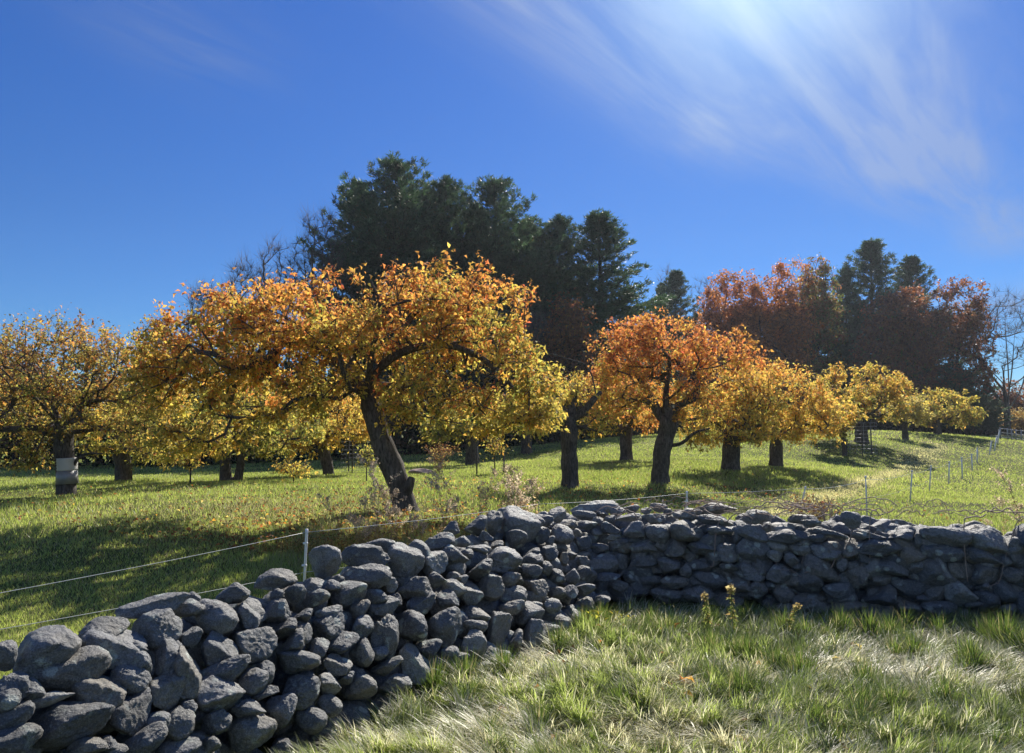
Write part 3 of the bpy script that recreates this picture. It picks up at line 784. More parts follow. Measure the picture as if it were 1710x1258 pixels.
def make_leaves(rg, ends, sk, tips, zr, lo, hi, per_tip, size, twig=0.35, spread=0.11, upright=0.0, bare=0.08, curl=0.3, hi_pow=1.0, thr=(0.35, 0.75), droop=0.35, ntw=5):
    """twigs at every branch end with leaves along them; returns leaf geometry and twig geometry"""
    E = np.array([sk.p[ends[i]] for i in range(len(tips))]); DD = np.array([sk.dir[ends[i]] for i in range(len(tips))])
    keep = rg.random(len(E)) > bare
    E = E[keep]; DD = DD[keep]
    m = len(E)
    ti = np.repeat(np.arange(m), ntw)
    h = np.clip((E[:, 2] - zr[0]) / (zr[1] - zr[0]), 0, 1)
    tw = unit(DD[ti] * 0.7 + rg.normal(size=(len(ti), 3)) * 0.75 + np.array([0, 0, 0.25]) + np.array([0, 0, 1.0]) * (upright * h[ti] ** 2)[:, None] * 2.2)
    tl = twig * rg.uniform(0.5, 1.3, len(ti)) * (1 + upright * h[ti] ** 2 * 1.0)
    TB = E[ti] - tw * 0.05; TE = TB + tw * tl[:, None]
    # twig tubes: three-sided slivers
    a = unit(np.cross(tw, rg.normal(size=tw.shape))); b = np.cross(tw, a)
    rw = max(0.004, size * 0.05)
    Vt = np.stack([TB + a * rw, TB - a * rw * .5 + b * rw * .87, TB - a * rw * .5 - b * rw * .87, TE], 1).reshape(-1, 3)
    i4 = np.arange(len(ti))[:, None] * 4
    Tt = np.concatenate([i4 + [0, 1, 3], i4 + [1, 2, 3], i4 + [2, 0, 3]], 0)
    dens = np.exp(rg.normal(0, 0.45, m))
    k = np.maximum(1, rg.poisson(per_tip / ntw * dens[ti]))
    li = np.repeat(np.arange(len(ti)), k); n = len(li)
    u = rg.random(n) ** 0.8
    C = TB[li] + (TE - TB)[li] * u[:, None] + rg.normal(size=(n, 3)) * spread * 0.45 * (1 - 0.5 * upright)
    D = unit(tw[li] * 0.5 + rg.normal(size=(n, 3)) * 0.8 + np.array([0, 0, -droop]))
    Nn = unit(rg.normal(size=(n, 3)) * 0.7 + np.array([0, 0, 1.0]))
    Ls = size * rg.uniform(0.5, 1.45, n)
    V, T = leaf_cards(C, D, Nn, Ls, Ls * rg.uniform(0.38, 0.62, n), 0.28, curl)
    tipn = rg.normal(0, 0.20, m)[ti][li]
    hh = np.clip((C[:, 2] - zr[0]) / (zr[1] - zr[0]), 0, 1) + tipn + 0.12 * wob(C[:, 0] + C[:, 2], C[:, 1], 1.6, 3)
    p = np.clip((hh - thr[0]) / (thr[1] - thr[0]), 0, 1) ** hi_pow
    a_ = pick(rg, n, *lo); b_ = pick(rg, n, *hi)
    c = np.where((rg.random(n) < p)[:, None], b_, a_)
    # most leaves of one spray share its colour
    spray = np.where((rg.random(m) < 0.5)[:, None], pick(rg, m, *lo), pick(rg, m, *hi))[ti][li]
    c = c * 0.78 + spray * 0.22
    c = c * 0.88 + 0.12 * c.mean(1, keepdims=True) * np.array([1.1, 1.0, .8])
    c = c * np.exp(rg.normal(0, 0.18, (n, 1)))
    return (V, np.zeros((0, 4), int), T, np.repeat(c, 5, axis=0)), (Vt, np.zeros((0, 4), int), Tt)
def px_ell(px, py, rx, ry, Y, ryd):
    c = P(px, py, Y); s = Y / F
    return (tuple(c), (rx * s, ryd, ry * s))
def apple(label, base, trunk, ells, lo, hi, ntips, per_tip, size, limbs=(), r_trunk=0.2, seed=1, name='apple_tree', group='old apple trees of the orchard', cat='apple tree',
          mat=None, bark=None, step=0.28, **kw):
    rg = np.random.default_rng(seed)
    b = onground(*base)
    root = thing(name, label, cat, b, group)
    sk = Skel()
    tp = [np.array(b) - [0, 0, 0.1]] + [np.array(P(x, y, base[2] + dy)) for x, y, dy in trunk]
    top = sk.line(smooth_line(tp, 2), -1, 0.12)
    ov = [(0, top, r_trunk, r_trunk * 0.72)]
    for lm in limbs:                       # (pixel points with depth offsets), radius
        pts, r0 = lm
        q = [np.array(P(x, y, base[2] + dy)) for x, y, dy in pts]
        k = sk.nearest(q[0]); s = len(sk.p)
        e = sk.line([sk.p[k]] + smooth_line(q, 2)[1:], k, 0.14)
        ov.append((s, e, r0, r0 * 0.35))
    ecs = [px_ell(*e) if len(e) == 6 else e for e in ells]
    tips = sample_env(ecs, ntips, rg, kw.pop('inner', 0.45))
    gzt = ground_z(tips[:, 0], tips[:, 1]) + kw.pop('clear', 0.5)
    tips[:, 2] = np.maximum(tips[:, 2], gzt + rg.random(len(tips)) * 0.3)
    ends = grow(sk, tips, rg, kw.pop('bdroop', 0.12), max(2, int(top * kw.pop('minfrac', 0.7))), step)
    zr = (min(c[2] - r[2] for c, r in ecs), max(c[2] + r[2] for c, r in ecs))
    g, r, cnt = skin(sk, kw.pop('r_tip', 0.008), r_trunk, override=ov, origin=b, sides=kw.pop('sides', (14, 6, 4)), gnarl=kw.pop('gnarl', 0.16))
    lf, tw = make_leaves(rg, ends, sk, tips, zr, lo, hi, per_tip, size, **kw)
    g.add(tw[0] - np.array(b), tw[1], tw[2])
    link('trunk', g.mesh('trunk'), bark or M_BARK, root)
    if per_tip > 0:
        g2 = Geo(); g2.add(lf[0] - np.array(b), lf[1], lf[2], lf[3])
        link('crown', g2.mesh('crown', False), mat or M_LEAF, root)
    return root, b

# palettes
YLO = (('yg', 'yel', 'grn', 'gold', 'olv'), (4.2, 4, 1.5, 0.8, 1.2))
GLO = (('grn', 'yg', 'yel', 'olv'), (2.6, 3, 2, 2))
OHI = (('gold', 'org', 'red', 'yel'), (3, 4.2, 1.3, 0.7))
RHI = (('org', 'red', 'gold'), (4, 2.2, 1.4))
YHI = (('yel', 'gold', 'org', 'yg'), (4, 2, 0.7, 1.5))
DULL = (('olv', 'yg', 'gold', 'brn', 'grn'), (3.4, 2.2, 1.4, 1, 1.4))

apple('large leaning apple tree with a broad orange-topped yellow crown, nearest the wall', (680, 850, 13.5),
      [(664, 800, 0), (642, 752, 0), (628, 705, .05), (612, 655, .1)],
      [(620, 548, 220, 86, 13.4, 1.9), (470, 548, 130, 70, 13.2, 1.6), (800, 560, 100, 95, 13.6, 1.7), (350, 600, 115, 85, 13.3, 1.5), (840, 650, 85, 80, 13.2, 1.5),
       (700, 670, 70, 45, 12.6, 1.0), (440, 660, 110, 75, 13.2, 1.4), (320, 728, 100, 58, 13.2, 1.1), (740, 500, 105, 52, 13.5, 1.5), (270, 590, 45, 50, 13.2, .9), (545, 640, 70, 50, 13.0, 1.0), (600, 560, 90, 60, 12.6, 1.0), (890, 640, 40, 60, 13.3, .9), (700, 630, 65, 50, 13.7, 1.1), (672, 715, 22, 38, 13.0, .35), (800, 700, 95, 45, 13.3, 1.3), (885, 690, 45, 45, 13.2, .9), (290, 612, 75, 55, 13.2, 1.3), (255, 650, 50, 60, 13.2, 1.0), (400, 535, 100, 46, 13.3, 1.4)],
      YLO, OHI, 1040, 42, 0.085,
      limbs=[(((670, 832, 0), (683, 812, -.1), (688, 797, -.1)), 0.15), (((618, 672, .05), (585, 620, .3), (520, 575, .5), (440, 575, .6), (380, 640, .5), (330, 690, .4)), 0.06),
             (((612, 655, .1), (640, 600, -.3), (720, 570, -.5), (800, 590, -.5), (850, 640, -.5)), 0.062),
             (((612, 655, .1), (650, 590, .5), (690, 520, .9), (770, 480, 1.1)), 0.06),
             (((612, 655, .1), (590, 610, .9), (560, 540, 1.2), (500, 490, 1.3)), 0.06),
             (((612, 655, .1), (620, 590, -.6), (640, 520, -.9), (620, 470, -1.0)), 0.05)],
      r_trunk=0.195, seed=3, twig=0.38, spread=0.09, bare=0.14, upright=0.04, thr=(0.42, 0.90), gnarl=0.22, inner=0.5)
apple('broad apple tree at far left with a metal band round its trunk', (112, 822, 18),
      [(110, 790, 0), (108, 755, 0), (106, 722, 0)],
      [(110, 640, 160, 80, 18, 2.2), (60, 700, 110, 60, 18, 1.6), (210, 700, 105, 55, 18, 1.6), (230, 640, 85, 75, 18.2, 1.5), (-40, 660, 80, 90, 18, 1.6), (100, 590, 120, 40, 18, 1.4), (45, 760, 50, 35, 17.6, .9), (250, 750, 50, 28, 17.6, .8)],
      DULL, (('gold', 'brn', 'red', 'olv', 'org'), (2.2, 2, 0.6, 3.4, 1.0)), 620, 34, 0.078,
      limbs=[(((106, 725, 0), (85, 712, -.2), (45, 716, -.4), (-20, 718, -.5)), 0.07), (((106, 725, 0), (125, 690, .2), (170, 640, .4)), 0.09),
             (((118, 788, 0), (131, 762, -.1), (150, 757, -.2), (172, 758, -.3)), 0.045), (((106, 722, 0), (90, 680, .3), (60, 620, .5)), 0.08)],
      r_trunk=0.20, seed=5, upright=0.75, twig=0.36, bare=0.06, inner=0.35)
# metal band round its trunk is a part of that tree
root = bpy.data.objects['apple_tree.001'] if 'apple_tree.001' in bpy.data.objects else None
c0 = P(112, 786, 18); c1 = P(112, 765, 18)
g = Geo(); V, Q, T = tube([c0.lerp(c1, i / 9) for i in range(10)], [0.218, 0.226, 0.221, 0.229, 0.223, 0.231, 0.226, 0.234, 0.228, 0.236], 20); g.add(V - np.array(root.location), Q, T)
ob = link('metal_band', g.mesh('metal_band'), M_METAL, root)
g = Geo(); c2 = P(112, 808, 18); V, Q, T = tube([c2, c0], [0.24, 0.22], 20); g.add(V - np.array(root.location), Q, T)
ob = link('wire_wrap', g.mesh('wire_wrap'), M_STEEL, root)

apple('twin-stemmed green-leaved apple tree in shade left of the leaning tree', (378, 808, 22),
      [(377, 780, 0), (376, 750, 0), (380, 725, 0)], [(390, 695, 115, 66, 22, 2.2), (470, 715, 75, 52, 22, 1.6), (300, 720, 75, 45, 22.4, 1.6), (430, 745, 70, 30, 21.6, 1.2)],
      (('grn', 'yg', 'olv', 'yel'), (3.2, 3, 2, 1.2)), GLO, 330, 30, 0.105,
      limbs=[(((396, 806, 0), (402, 780, 0), (404, 745, 0), (420, 710, 0)), 0.15)], r_trunk=0.17, seed=8, bare=0.05)
apple('small apple tree with a short thick trunk behind the banded tree', (207, 808, 24),
      [(206, 790, 0), (204, 760, 0)], [(215, 735, 90, 45, 24, 1.9), (180, 690, 70, 45, 24, 1.6), (270, 755, 50, 28, 24, 1.2)], GLO, YHI, 220, 28, 0.115, r_trunk=0.24, seed=9, bare=0.05)
apple('yellow-leaved apple tree seen left of the leaning trunk', (550, 796, 26),
      [(547, 775, 0), (540, 750, 0), (535, 725, 0)], [(560, 708, 82, 48, 26, 1.9), (512, 735, 55, 38, 26, 1.4)], (('yel', 'yg', 'gold'), (4, 3, 2)), YHI, 240, 28, 0.12, r_trunk=0.19, seed=10, bare=0.05)
apple('hard-pruned apple tree with thick sawn limbs and a sparse yellow crown', (951, 816, 18),
      [(951, 785, 0), (951, 745, 0), (950, 710, 0), (953, 694, 0)],
      [(930, 660, 55, 38, 18.2, 1.4), (965, 655, 38, 30, 18.6, 1.2), (905, 700, 45, 30, 18, 1.0), (990, 715, 35, 22, 18.4, 1.0)], (('yg', 'yel', 'gold', 'grn'), (4, 3, 1.5, 1.4)), YHI, 120, 26, 0.085,
      limbs=[(((953, 700, 0), (975, 688, 0), (996, 662, 0), (1004, 654, 0)), 0.12), (((950, 705, 0), (944, 690, 0), (940, 676, 0)), 0.09), (((952, 715, 0), (972, 712, 0), (1000, 722, -.1), (1022, 730, -.1)), 0.035),
             (((948, 705, 0), (935, 705, -.1), (925, 712, -.2)), 0.035), (((996, 662, 0), (985, 610, .1), (950, 600, .2), (915, 590, .3)), 0.022)],
      r_trunk=0.19, seed=12, bare=0.12, gnarl=0.2)
apple('forked apple tree with a red-orange crown, centre right behind the wall', (1102, 808, 20),
      [(1102, 775, 0), (1110, 735, 0), (1117, 705, 0), (1112, 680, 0)],
      [(1050, 595, 65, 55, 20, 1.7), (1110, 575, 85, 42, 20, 1.8), (1200, 598, 76, 42, 20.3, 1.6), (1040, 660, 50, 55, 19.8, 1.3), (1130, 640, 60, 55, 20.4, 1.5), (1160, 690, 45, 28, 19.8, 1.0), (1070, 560, 45, 30, 20, 1.1)],
      (('yg', 'yel', 'gold', 'org'), (2.4, 3, 2, 1)), RHI, 420, 36, 0.088,
      limbs=[(((1117, 705, 0), (1132, 695, 0), (1150, 702, -.1), (1170, 698, -.1)), 0.07), (((1112, 745, 0), (1140, 742, -.2), (1158, 722, -.3), (1185, 716, -.3)), 0.06),
             (((1112, 690, 0), (1112, 650, 0), (1118, 620, 0)), 0.10), (((1117, 705, 0), (1138, 690, .2), (1150, 660, .3), (1190, 620, .4)), 0.09), (((1105, 700, 0), (1080, 650, .2), (1050, 610, .3)), 0.06)],
      r_trunk=0.23, seed=14, bare=0.06, thr=(0.3, 0.75), gnarl=0.2)
apple('orange-gold apple tree standing just left of and behind the forked tree', (1046, 769, 29),
      [(1046, 755, 0), (1045, 735, 0)], [(1045, 690, 65, 50, 29, 2.0), (1020, 650, 45, 40, 29, 1.6)], (('gold', 'org', 'yel', 'yg'), (3, 2, 2, 1.4)), OHI, 240, 28, 0.13, r_trunk=0.23, seed=15, bare=0.04)
apple('gold-green apple tree with a thick trunk right of the forked tree', (1220, 786, 24),
      [(1220, 765, 0), (1222, 745, 0), (1224, 722, 0)], [(1222, 675, 82, 62, 24, 2.1), (1195, 722, 60, 38, 23.6, 1.4), (1262, 655, 60, 48, 24, 1.6), (1250, 720, 50, 30, 23.6, 1.2)], YLO, (('gold', 'org', 'yel'), (3, 2.6, 2.4)), 330, 32, 0.10,
      r_trunk=0.27, seed=16, bare=0.04, thr=(0.45, 0.85))
apple('bright yellow-orange apple tree, third trunk right of the fork', (1296, 775, 27),
      [(1296, 757, 0), (1296, 735, 0)], [(1300, 668, 74, 62, 27, 2.2), (1358, 692, 52, 45, 27, 1.7), (1290, 715, 65, 38, 26.6, 1.5), (1350, 725, 45, 25, 26.6, 1.2)], (('yel', 'gold', 'yg'), (4, 2, 2.2)), (('gold', 'org', 'yel'), (3, 3, 2.2)), 340, 32, 0.108,
      r_trunk=0.22, seed=17, bare=0.04, thr=(0.4, 0.85))
apple('low yellow-green apple tree beside the wire tree guard', (1410, 756, 35),
      [(1410, 745, 0), (1409, 735, 0)], [(1385, 710, 38, 32, 35, 1.5), (1400, 690, 35, 30, 35, 1.2)], YLO, YHI, 130, 26, 0.14, r_trunk=0.11, seed=18, bare=0.04)
apple('rounded olive-gold apple tree on the crest above the long shadow', (1438, 738, 40),
      [(1438, 728, 0), (1438, 712, 0)], [(1430, 652, 76, 46, 40, 2.8), (1475, 675, 46, 42, 40, 1.9), (1395, 684, 46, 42, 40, 1.8)], DULL, YHI, 300, 30, 0.155, r_trunk=0.33, seed=19, bare=0.03)
apple('pale dusty-yellow apple tree between the crest trees', (1512, 724, 48),
      [(1511, 716, 0), (1510, 705, 0)], [(1512, 690, 30, 28, 48, 1.8)], (('pale', 'yg', 'olv'), (3, 1.4, 1)), (('pale', 'yel'), (3, 1)), 120, 26, 0.17, r_trunk=0.18, seed=20, bare=0.03)
apple('farthest low round yellow apple tree at the foot of the dark wood', (1566, 722, 54),
      [(1566, 712, 0), (1564, 700, 0)], [(1568, 682, 58, 34, 54, 2.8), (1605, 696, 32, 24, 54, 1.6), (1540, 694, 34, 26, 54, 1.6)], DULL, (('yel', 'yg', 'gold', 'olv'), (3, 3, 1, 1.4)), 220, 30, 0.19, r_trunk=0.25, seed=21, bare=0.03)
apple('shaded apple tree far back between the leaning and pruned trunks', (880, 752, 38),
      [(880, 740, 0), (880, 725, 0)], [(885, 695, 60, 42, 38, 2.6), (840, 700, 40, 38, 38, 1.9)], GLO, YHI, 200, 26, 0.16, r_trunk=0.26, seed=22, bare=0.03)
apple('green apple tree far back under the right side of the leaning crown', (788, 768, 32),
      [(788, 750, 0), (788, 730, 0)], [(785, 700, 62, 45, 32, 2.2), (740, 715, 40, 36, 32, 1.6)], GLO, GLO, 200, 26, 0.14, r_trunk=0.26, seed=23, bare=0.03)
# young planted trees and their stakes
apple('spindly yellow sapling tied up under the low left branches', (318, 806, 20), [(318, 790, 0), (319, 775, 0)], [(319, 772, 16, 16, 20, .3)], YLO, YHI, 20, 12, 0.075,
      r_trunk=0.02, seed=24, name='sapling', group='young fruit saplings', cat='sapling', sides=(6, 4, 3), clear=0.3)
apple('thin sapling between two dark stakes under the right branches', (827, 790, 23), [(826, 772, 0), (826, 755, 0)], [(826, 742, 13, 24, 23, .3)], YLO, YHI, 24, 12, 0.085,
      r_trunk=0.02, seed=25, name='sapling', group='young fruit saplings', cat='sapling', sides=(6, 4, 3), clear=0.3)
apple('leafy low sapling left of the leaning trunk base', (612, 790, 20), [(612, 780, 0), (612, 770, 0)], [(612, 768, 9, 20, 20, .25)], GLO, YLO, 18, 12, 0.075,
      r_trunk=0.015, seed=26, name='sapling', group='young fruit saplings', cat='sapling', sides=(6, 4, 3), clear=0.2)
apple('low yellow-leaved seedling in the grass left of the leaning tree', (490, 800, 20), [(490, 797, 0), (489, 792, 0)], [(488, 788, 24, 13, 20, .5)], YLO, YHI, 26, 14, 0.085,
      r_trunk=0.015, seed=27, name='sapling', group='young fruit saplings', cat='sapling', sides=(6, 4, 3), clear=0.08)
for x, yb, yt, Y, lab in ((796, 788, 745, 22.5, 'taller dark stake left of the staked sapling'), (841, 790, 760, 23, 'shorter dark stake right of the staked sapling')):
    b = onground(x, yb, Y); t = P(x + 1, yt, Y)
    g = Geo(); V, Q, T = tube([Vector((0, 0, -.1)), t - b], 0.022, 8); g.add(V, Q, T)
    V, Q, T = tube([(t - b) * 0.985, (t - b)], [0.03, 0.012], 8); g.add(V, Q, T)
    tag(link('garden_stake', g.mesh('garden_stake'), M_STAKE, loc=b), lab, 'stake', 'stakes by the sapling')
for x, yb, Y, r, h, lab in ((1437, 760, 36, 0.72, 1.5, 'square-meshed wire tree guard ring below the olive-gold crest tree'), (606, 792, 27, 0.75, 1.3, 'wire tree guard ring in shade left of the leaning trunk')):
    b = onground(x, yb, Y)
    root = thing('tree_guard', lab, 'tree guard', b, 'wire tree guards')
    g = Geo()
    for k in range(9):
        z = 0.08 + k * (h - 0.1) / 8
        V, Q, T = tube([(r * math.cos(a / 20 * 6.2832), r * math.sin(a / 20 * 6.2832), z) for a in range(21)], 0.005, 4, False); g.add(V, Q, T)
    for k in range(14):
        a = k / 14 * 6.2832
        V, Q, T = tube([(r * math.cos(a), r * math.sin(a), 0), (r * math.cos(a), r * math.sin(a), h)], 0.005, 4, False); g.add(V, Q, T)
    link('wire_mesh', g.mesh('wire_mesh'), M_STEEL, root)
    for a in (0.4, 2.5, 4.4):
        V, Q, T = tube([(r * math.cos(a), r * math.sin(a), -0.1), (r * math.cos(a), r * math.sin(a), h + .12)], 0.022, 6); g = Geo(); g.add(V, Q, T)
        link('stake', g.mesh('stake'), M_STAKE, root)

# ------------------------------------------------------------------ far trees
def pine_mesh(seed, H=20.0, Wd=3.6, open_=0.0, cone=False):
    rg = np.random.default_rng(seed)
    g = Geo(); sway = rg.uniform(-0.3, 0.3, 2)
    ax = lambda z: np.array([sway[0] * math.sin(z / H * 3), sway[1] * math.sin(z / H * 2.4), z])
    V, Q, T = tube([ax(z) for z in np.linspace(-0.3, H * 0.985, 24)], list(np.linspace(0.30, 0.03, 24)), 8); g.add(V, Q, T)
    tc_, td_, ts_ = [], [], []
    z = H * 0.10
    while z < H * 0.99:
        f = z / H
        prof = (0.62 + 0.38 * math.sin(min(1, f / 0.55) * math.pi / 2)) if f < 0.5 else (1 - ((f - 0.5) / 0.5) ** 1.5) ** 0.85
        if cone: prof = min(1, (1 - f) * 1.12 + .01) ** 0.82
        prof = max(prof, 0.04)
        nb = int(rg.integers(5, 8))
        a0 = rg.uniform(0, 6.28)
        for k in range(nb):
            if rg.random() < open_: continue
            a = a0 + k * 6.283 / nb + rg.uniform(-.35, .35)
            ln = Wd * prof * (rg.uniform(0.4, 1.0) if rg.random() < .5 else rg.uniform(0.95, 1.3))
            rise = rg.uniform(0.05, 0.35) + 0.5 * f
            base = ax(z + rg.uniform(-.2, .2))
            d = np.array([math.cos(a), math.sin(a), 0])
            n = max(3, int(ln / 0.4))
            pts = [base + d * ln * u + np.array([0, 0, ln * (rise * u - 0.25 * u + 0.30 * u * u)]) for u in np.linspace(0, 1, n + 1)]
            V, Q, T = tube(pts, list(np.linspace(0.055 * (1.1 - f), 0.012, n + 1)), 4, False); g.add(V, Q, T)
            side = np.array([-d[1], d[0], 0])
            for j in range(1, n + 1):
                u = j / n
                if u < 0.25: continue
                p = pts[j]
                sl = ln * 0.36 * (1.15 - 0.75 * u)
                for sgn in (-1, 1):
                    for q in range(max(1, int(sl / 0.3))):
                        w = (q + rg.random()) * 0.3
                        tc_.append(p + side * sgn * w + d * w * 0.45 + np.array([0, 0, rg.uniform(-.12, .22) + .14 * w]))
                        td_.append(side * sgn * 0.5 + d * 0.5 + np.array([0, 0, 0.65])); ts_.append(1.0)
                tc_.append(p); td_.append(d * 0.6 + np.array([0, 0, .7])); ts_.append(1.0)
        z += rg.uniform(0.42, 0.82) * (1 if f < .8 else .6)
    for zt_ in np.linspace(H * .93, H * 1.0, 6):
        tc_.append(ax(zt_)); td_.append(np.array([0, 0, 1.0])); ts_.append(1)
    tc_ = np.array(tc_); td_ = unit(np.array(td_))
    k = 20
    C = np.repeat(tc_, k, 0) + rg.normal(size=(len(tc_) * k, 3)) * 0.09
    D = unit(np.repeat(td_, k, 0) + rg.normal(size=C.shape) * 0.62)
    n = len(C); S = unit(np.cross(D, rg.normal(size=C.shape)))
    Ln = rg.uniform(0.16, 0.34, n)[:, None]; w = rg.uniform(0.022, 0.045, n)[:, None]
    Vn = np.stack([C - S * w, C + S * w, C + D * Ln], 1).reshape(-1, 3)
    Tn = np.arange(n * 3).reshape(-1, 3)
    tn = np.exp(rg.normal(0, 0.28, len(tc_)))[:, None]
    base = np.array([0.070, 0.125, 0.066]) * np.repeat(tn, k, 0) * np.exp(rg.normal(0, 0.15, (n, 1)))
    base = np.where((rg.random(n) < 0.04)[:, None], np.array([0.13, 0.12, 0.05]), base)
    g2 = Geo(); g2.add(Vn, np.zeros((0, 4), int), Tn, np.repeat(base, 3, 0))
    mt = g.mesh('pine_trunk'); mt.materials.append(M_BARKF)
    mc = g2.mesh('pine_crown', False); mc.materials.append(M_NEEDLE)
    return mt, mc
PINES = [pine_mesh(1, 20, 4.1), pine_mesh(2, 20, 3.3), pine_mesh(3, 20, 3.9, 0.12), pine_mesh(4, 20, 3.0, 0.3), pine_mesh(5, 20, 5.0, 0.08, True)]
# (px of axis, py of top, Y, variant, width factor, label)
PL = [(660, 266, 58, 0, 1.3, 'tallest broad dark pine behind the leaning apple tree'), (596, 308, 60, 1, 1.1, 'dark pine forming the left shoulder of the tall pine clump'),
      (745, 297, 60, 2, 1.05, 'pine with a narrow pointed top right of the tallest pine'), (705, 318, 64, 2, 1.2, 'pine filling in behind the tallest pine'),
      (826, 303, 60, 0, 1.15, 'full rounded pine at the right of the tall clump'), (790, 345, 63, 3, 1.3, 'thin pine between the two rounded pines'),
      (880, 365, 61, 2, 1.0, 'shorter pine sloping down right of the rounded pine'), (935, 361, 60, 2, 0.95, 'pine with a flat ragged top left of the gap'),
      (1000, 358, 59, 4, 1.5, 'pine with long upswept boughs beside the open sky gap'), (1130, 455, 88, 4, 1.2, 'thin lone pine standing in the sky gap'),
      (1104, 475, 92, 3, 0.75, 'faint spindly pine left of the lone pine'), (1458, 404, 92, 4, 1.75, 'tall pointed pine rising over the right-hand wood'),
      (1520, 432, 94, 4, 1.45, 'second pointed pine right of the tall one over the wood'), (1412, 450, 92, 1, 0.9, 'dusky green pine left of the tall pointed pine'),
      (1360, 470, 92, 3, 1.2, 'dark pine among the rust oaks'), (1645, 640, 84, 4, 0.85, 'small dark evergreen at the right end of the wood'),
      (1600, 610, 84, 0, 0.8, 'low dark evergreen in front of the reddish oak'), (1240, 520, 88, 1, 1.0, 'shaded evergreen behind the orange oaks'),
      (1310, 520, 88, 1, 1.1, 'dark evergreen filling under the right orange oak')]
for i, (x, yt, Y, v, wf, lab) in enumerate(PL):
    t = P(x, yt, Y); z0 = gz(t.x, t.y); s = (t.z - z0) / 20.0
    root = thing('pine_tree', lab, 'pine tree', (t.x, t.y, z0), 'pines beyond the orchard')
    ws = wf * (1.0 if s > .8 else 1.15)
    root.scale = (ws if s > .5 else max(s * 1.5, .45), ws if s > .5 else max(s * 1.5, .45), s)
    root.rotation_euler = (0, 0, i * 2.4)
    link('trunk', PINES[v][0], parent=root); link('crown', PINES[v][1], parent=root)

def broad(label, px, ytop, Y, wpx, pal_lo, pal_hi, seed, ntips=320, per=40, size=0.34, trunk_r=0.22, name='oak_tree', cat='oak tree', group='autumn oaks beyond the orchard', lower=0.62, **kw):
    t = P(px, ytop, Y); z0 = gz(t.x, t.y); H = t.z - z0; hy = H * F / Y      # height in pixels
    yb = ytop + hy
    rx = wpx / 2
    ells = [(px, ytop + hy * 0.24, rx * .72, hy * 0.24, Y, rx * Y / F * .8), (px - rx * .45, ytop + hy * 0.42, rx * .55, hy * 0.2, Y, rx * Y / F * .6),
            (px + rx * .45, ytop + hy * 0.40, rx * .55, hy * 0.2, Y, rx * Y / F * .6), (px, ytop + hy * lower, rx * .8, hy * 0.26, Y, rx * Y / F * .8)]
    return apple(label, (px, yb, Y), [(px + 2, yb - hy * .2, 0), (px - 2, yb - hy * 0.45, 0), (px, yb - hy * 0.62, 0)], ells, pal_lo, pal_hi, ntips, per, size, r_trunk=trunk_r, seed=seed,
                 name=name, cat=cat, group=group, mat=M_OAK, bark=M_BARKF, step=0.7, sides=(7, 4, 3), gnarl=0.05, twig=kw.pop('twig', 0.8), spread=0.5, r_tip=0.02, clear=1.2, minfrac=0.35, **kw)
RUST = (('rust', 'brn', 'org', 'dkr'), (3, 1.4, 1.8, .6)); RUSTH = (('rust', 'org', 'brn'), (3, 3.2, .6)); DK = (('dkr', 'rust', 'brn', 'grn'), (3, 1.6, 1.4, 1)); DKH = (('dkr', 'rust'), (3, 2))
broad('rust-orange oak left of the pair beyond the forked apple tree', 1212, 452, 82, 112, RUST, RUSTH, 41, 420)
broad('rust-orange rounded oak right of the pair beyond the orchard', 1290, 442, 82, 120, RUST, RUSTH, 42, 440)
broad('thin orange-tipped oak with a pale crown top beside the rust pair', 1333, 434, 84, 66, (('org', 'gold', 'brn'), (2, 1.4, 2)), (('org', 'rust', 'pale'), (2, 1, .6)), 43, 150, 26, bare=0.2)
broad('brown-green tree with a pointed top between oak and pine', 1367, 428, 85, 84, (('brn', 'grn', 'olv'), (2, 3, 1)), (('brn', 'rust', 'grn'), (3, 1, 2)), 44, 260)
broad('dark wine-red oak low in front of the pointed pines', 1500, 478, 84, 140, DK, DKH, 45, 520)
broad('open reddish oak at the right end of the wood with bare tips', 1600, 458, 85, 118, DK, (('rust', 'dkr', 'brn'), (2, 2, 1)), 46, 400, 32, bare=0.18)
broad('brown oak standing in front of the pines, right of the leaning crown', 950, 498, 48, 105, (('brn', 'dkr', 'rust'), (3, 2, 1)), (('brn', 'rust', 'dkr', 'gold'), (3, 1.4, 1.4, .5)), 47, 300, 26, 0.2)
broad('brownish purple tree beyond the far right fence', 1700, 640, 104, 90, (('dkr', 'brn', 'pale'), (3, 2, 1)), DKH, 48, 200, 26, 0.34, name='maple_tree', cat='tree', group='background trees')
broad('low tan bush beyond the crest fence', 1705, 690, 92, 70, (('pale', 'brn'), (2, 2)), (('pale', 'gold', 'brn'), (2, 1, 1)), 49, 120, 24, 0.3, name='tan_bush', cat='bush', group='background trees', trunk_r=0.1)
broad('muted brown tree behind the banded apple tree at far left', 25, 590, 34, 130, (('brn', 'pale', 'dkr', 'grn'), (3, 1, 2, 1)), (('brn', 'org', 'dkr'), (3, 1, 2)), 50, 240, 28, 0.17, name='maple_tree', cat='tree', group='background trees', trunk_r=0.14)
broad('dull reddish small tree in the wood edge left of the main crown', 265, 630, 38, 100, (('dkr', 'brn', 'grn'), (2, 2, 2)), (('dkr', 'rust', 'org'), (2, 2, 1)), 51, 200, 26, 0.17, name='maple_tree', cat='tree', group='background trees', trunk_r=0.14)
broad('dark greenish thicket tree behind the twin-stemmed apple tree', 430, 600, 44, 170, (('grn', 'dkr', 'brn'), (4, 2, 2)), (('grn', 'brn'), (2, 2)), 52, 280, 28, 0.2, name='maple_tree', cat='tree', group='background trees', trunk_r=0.16)
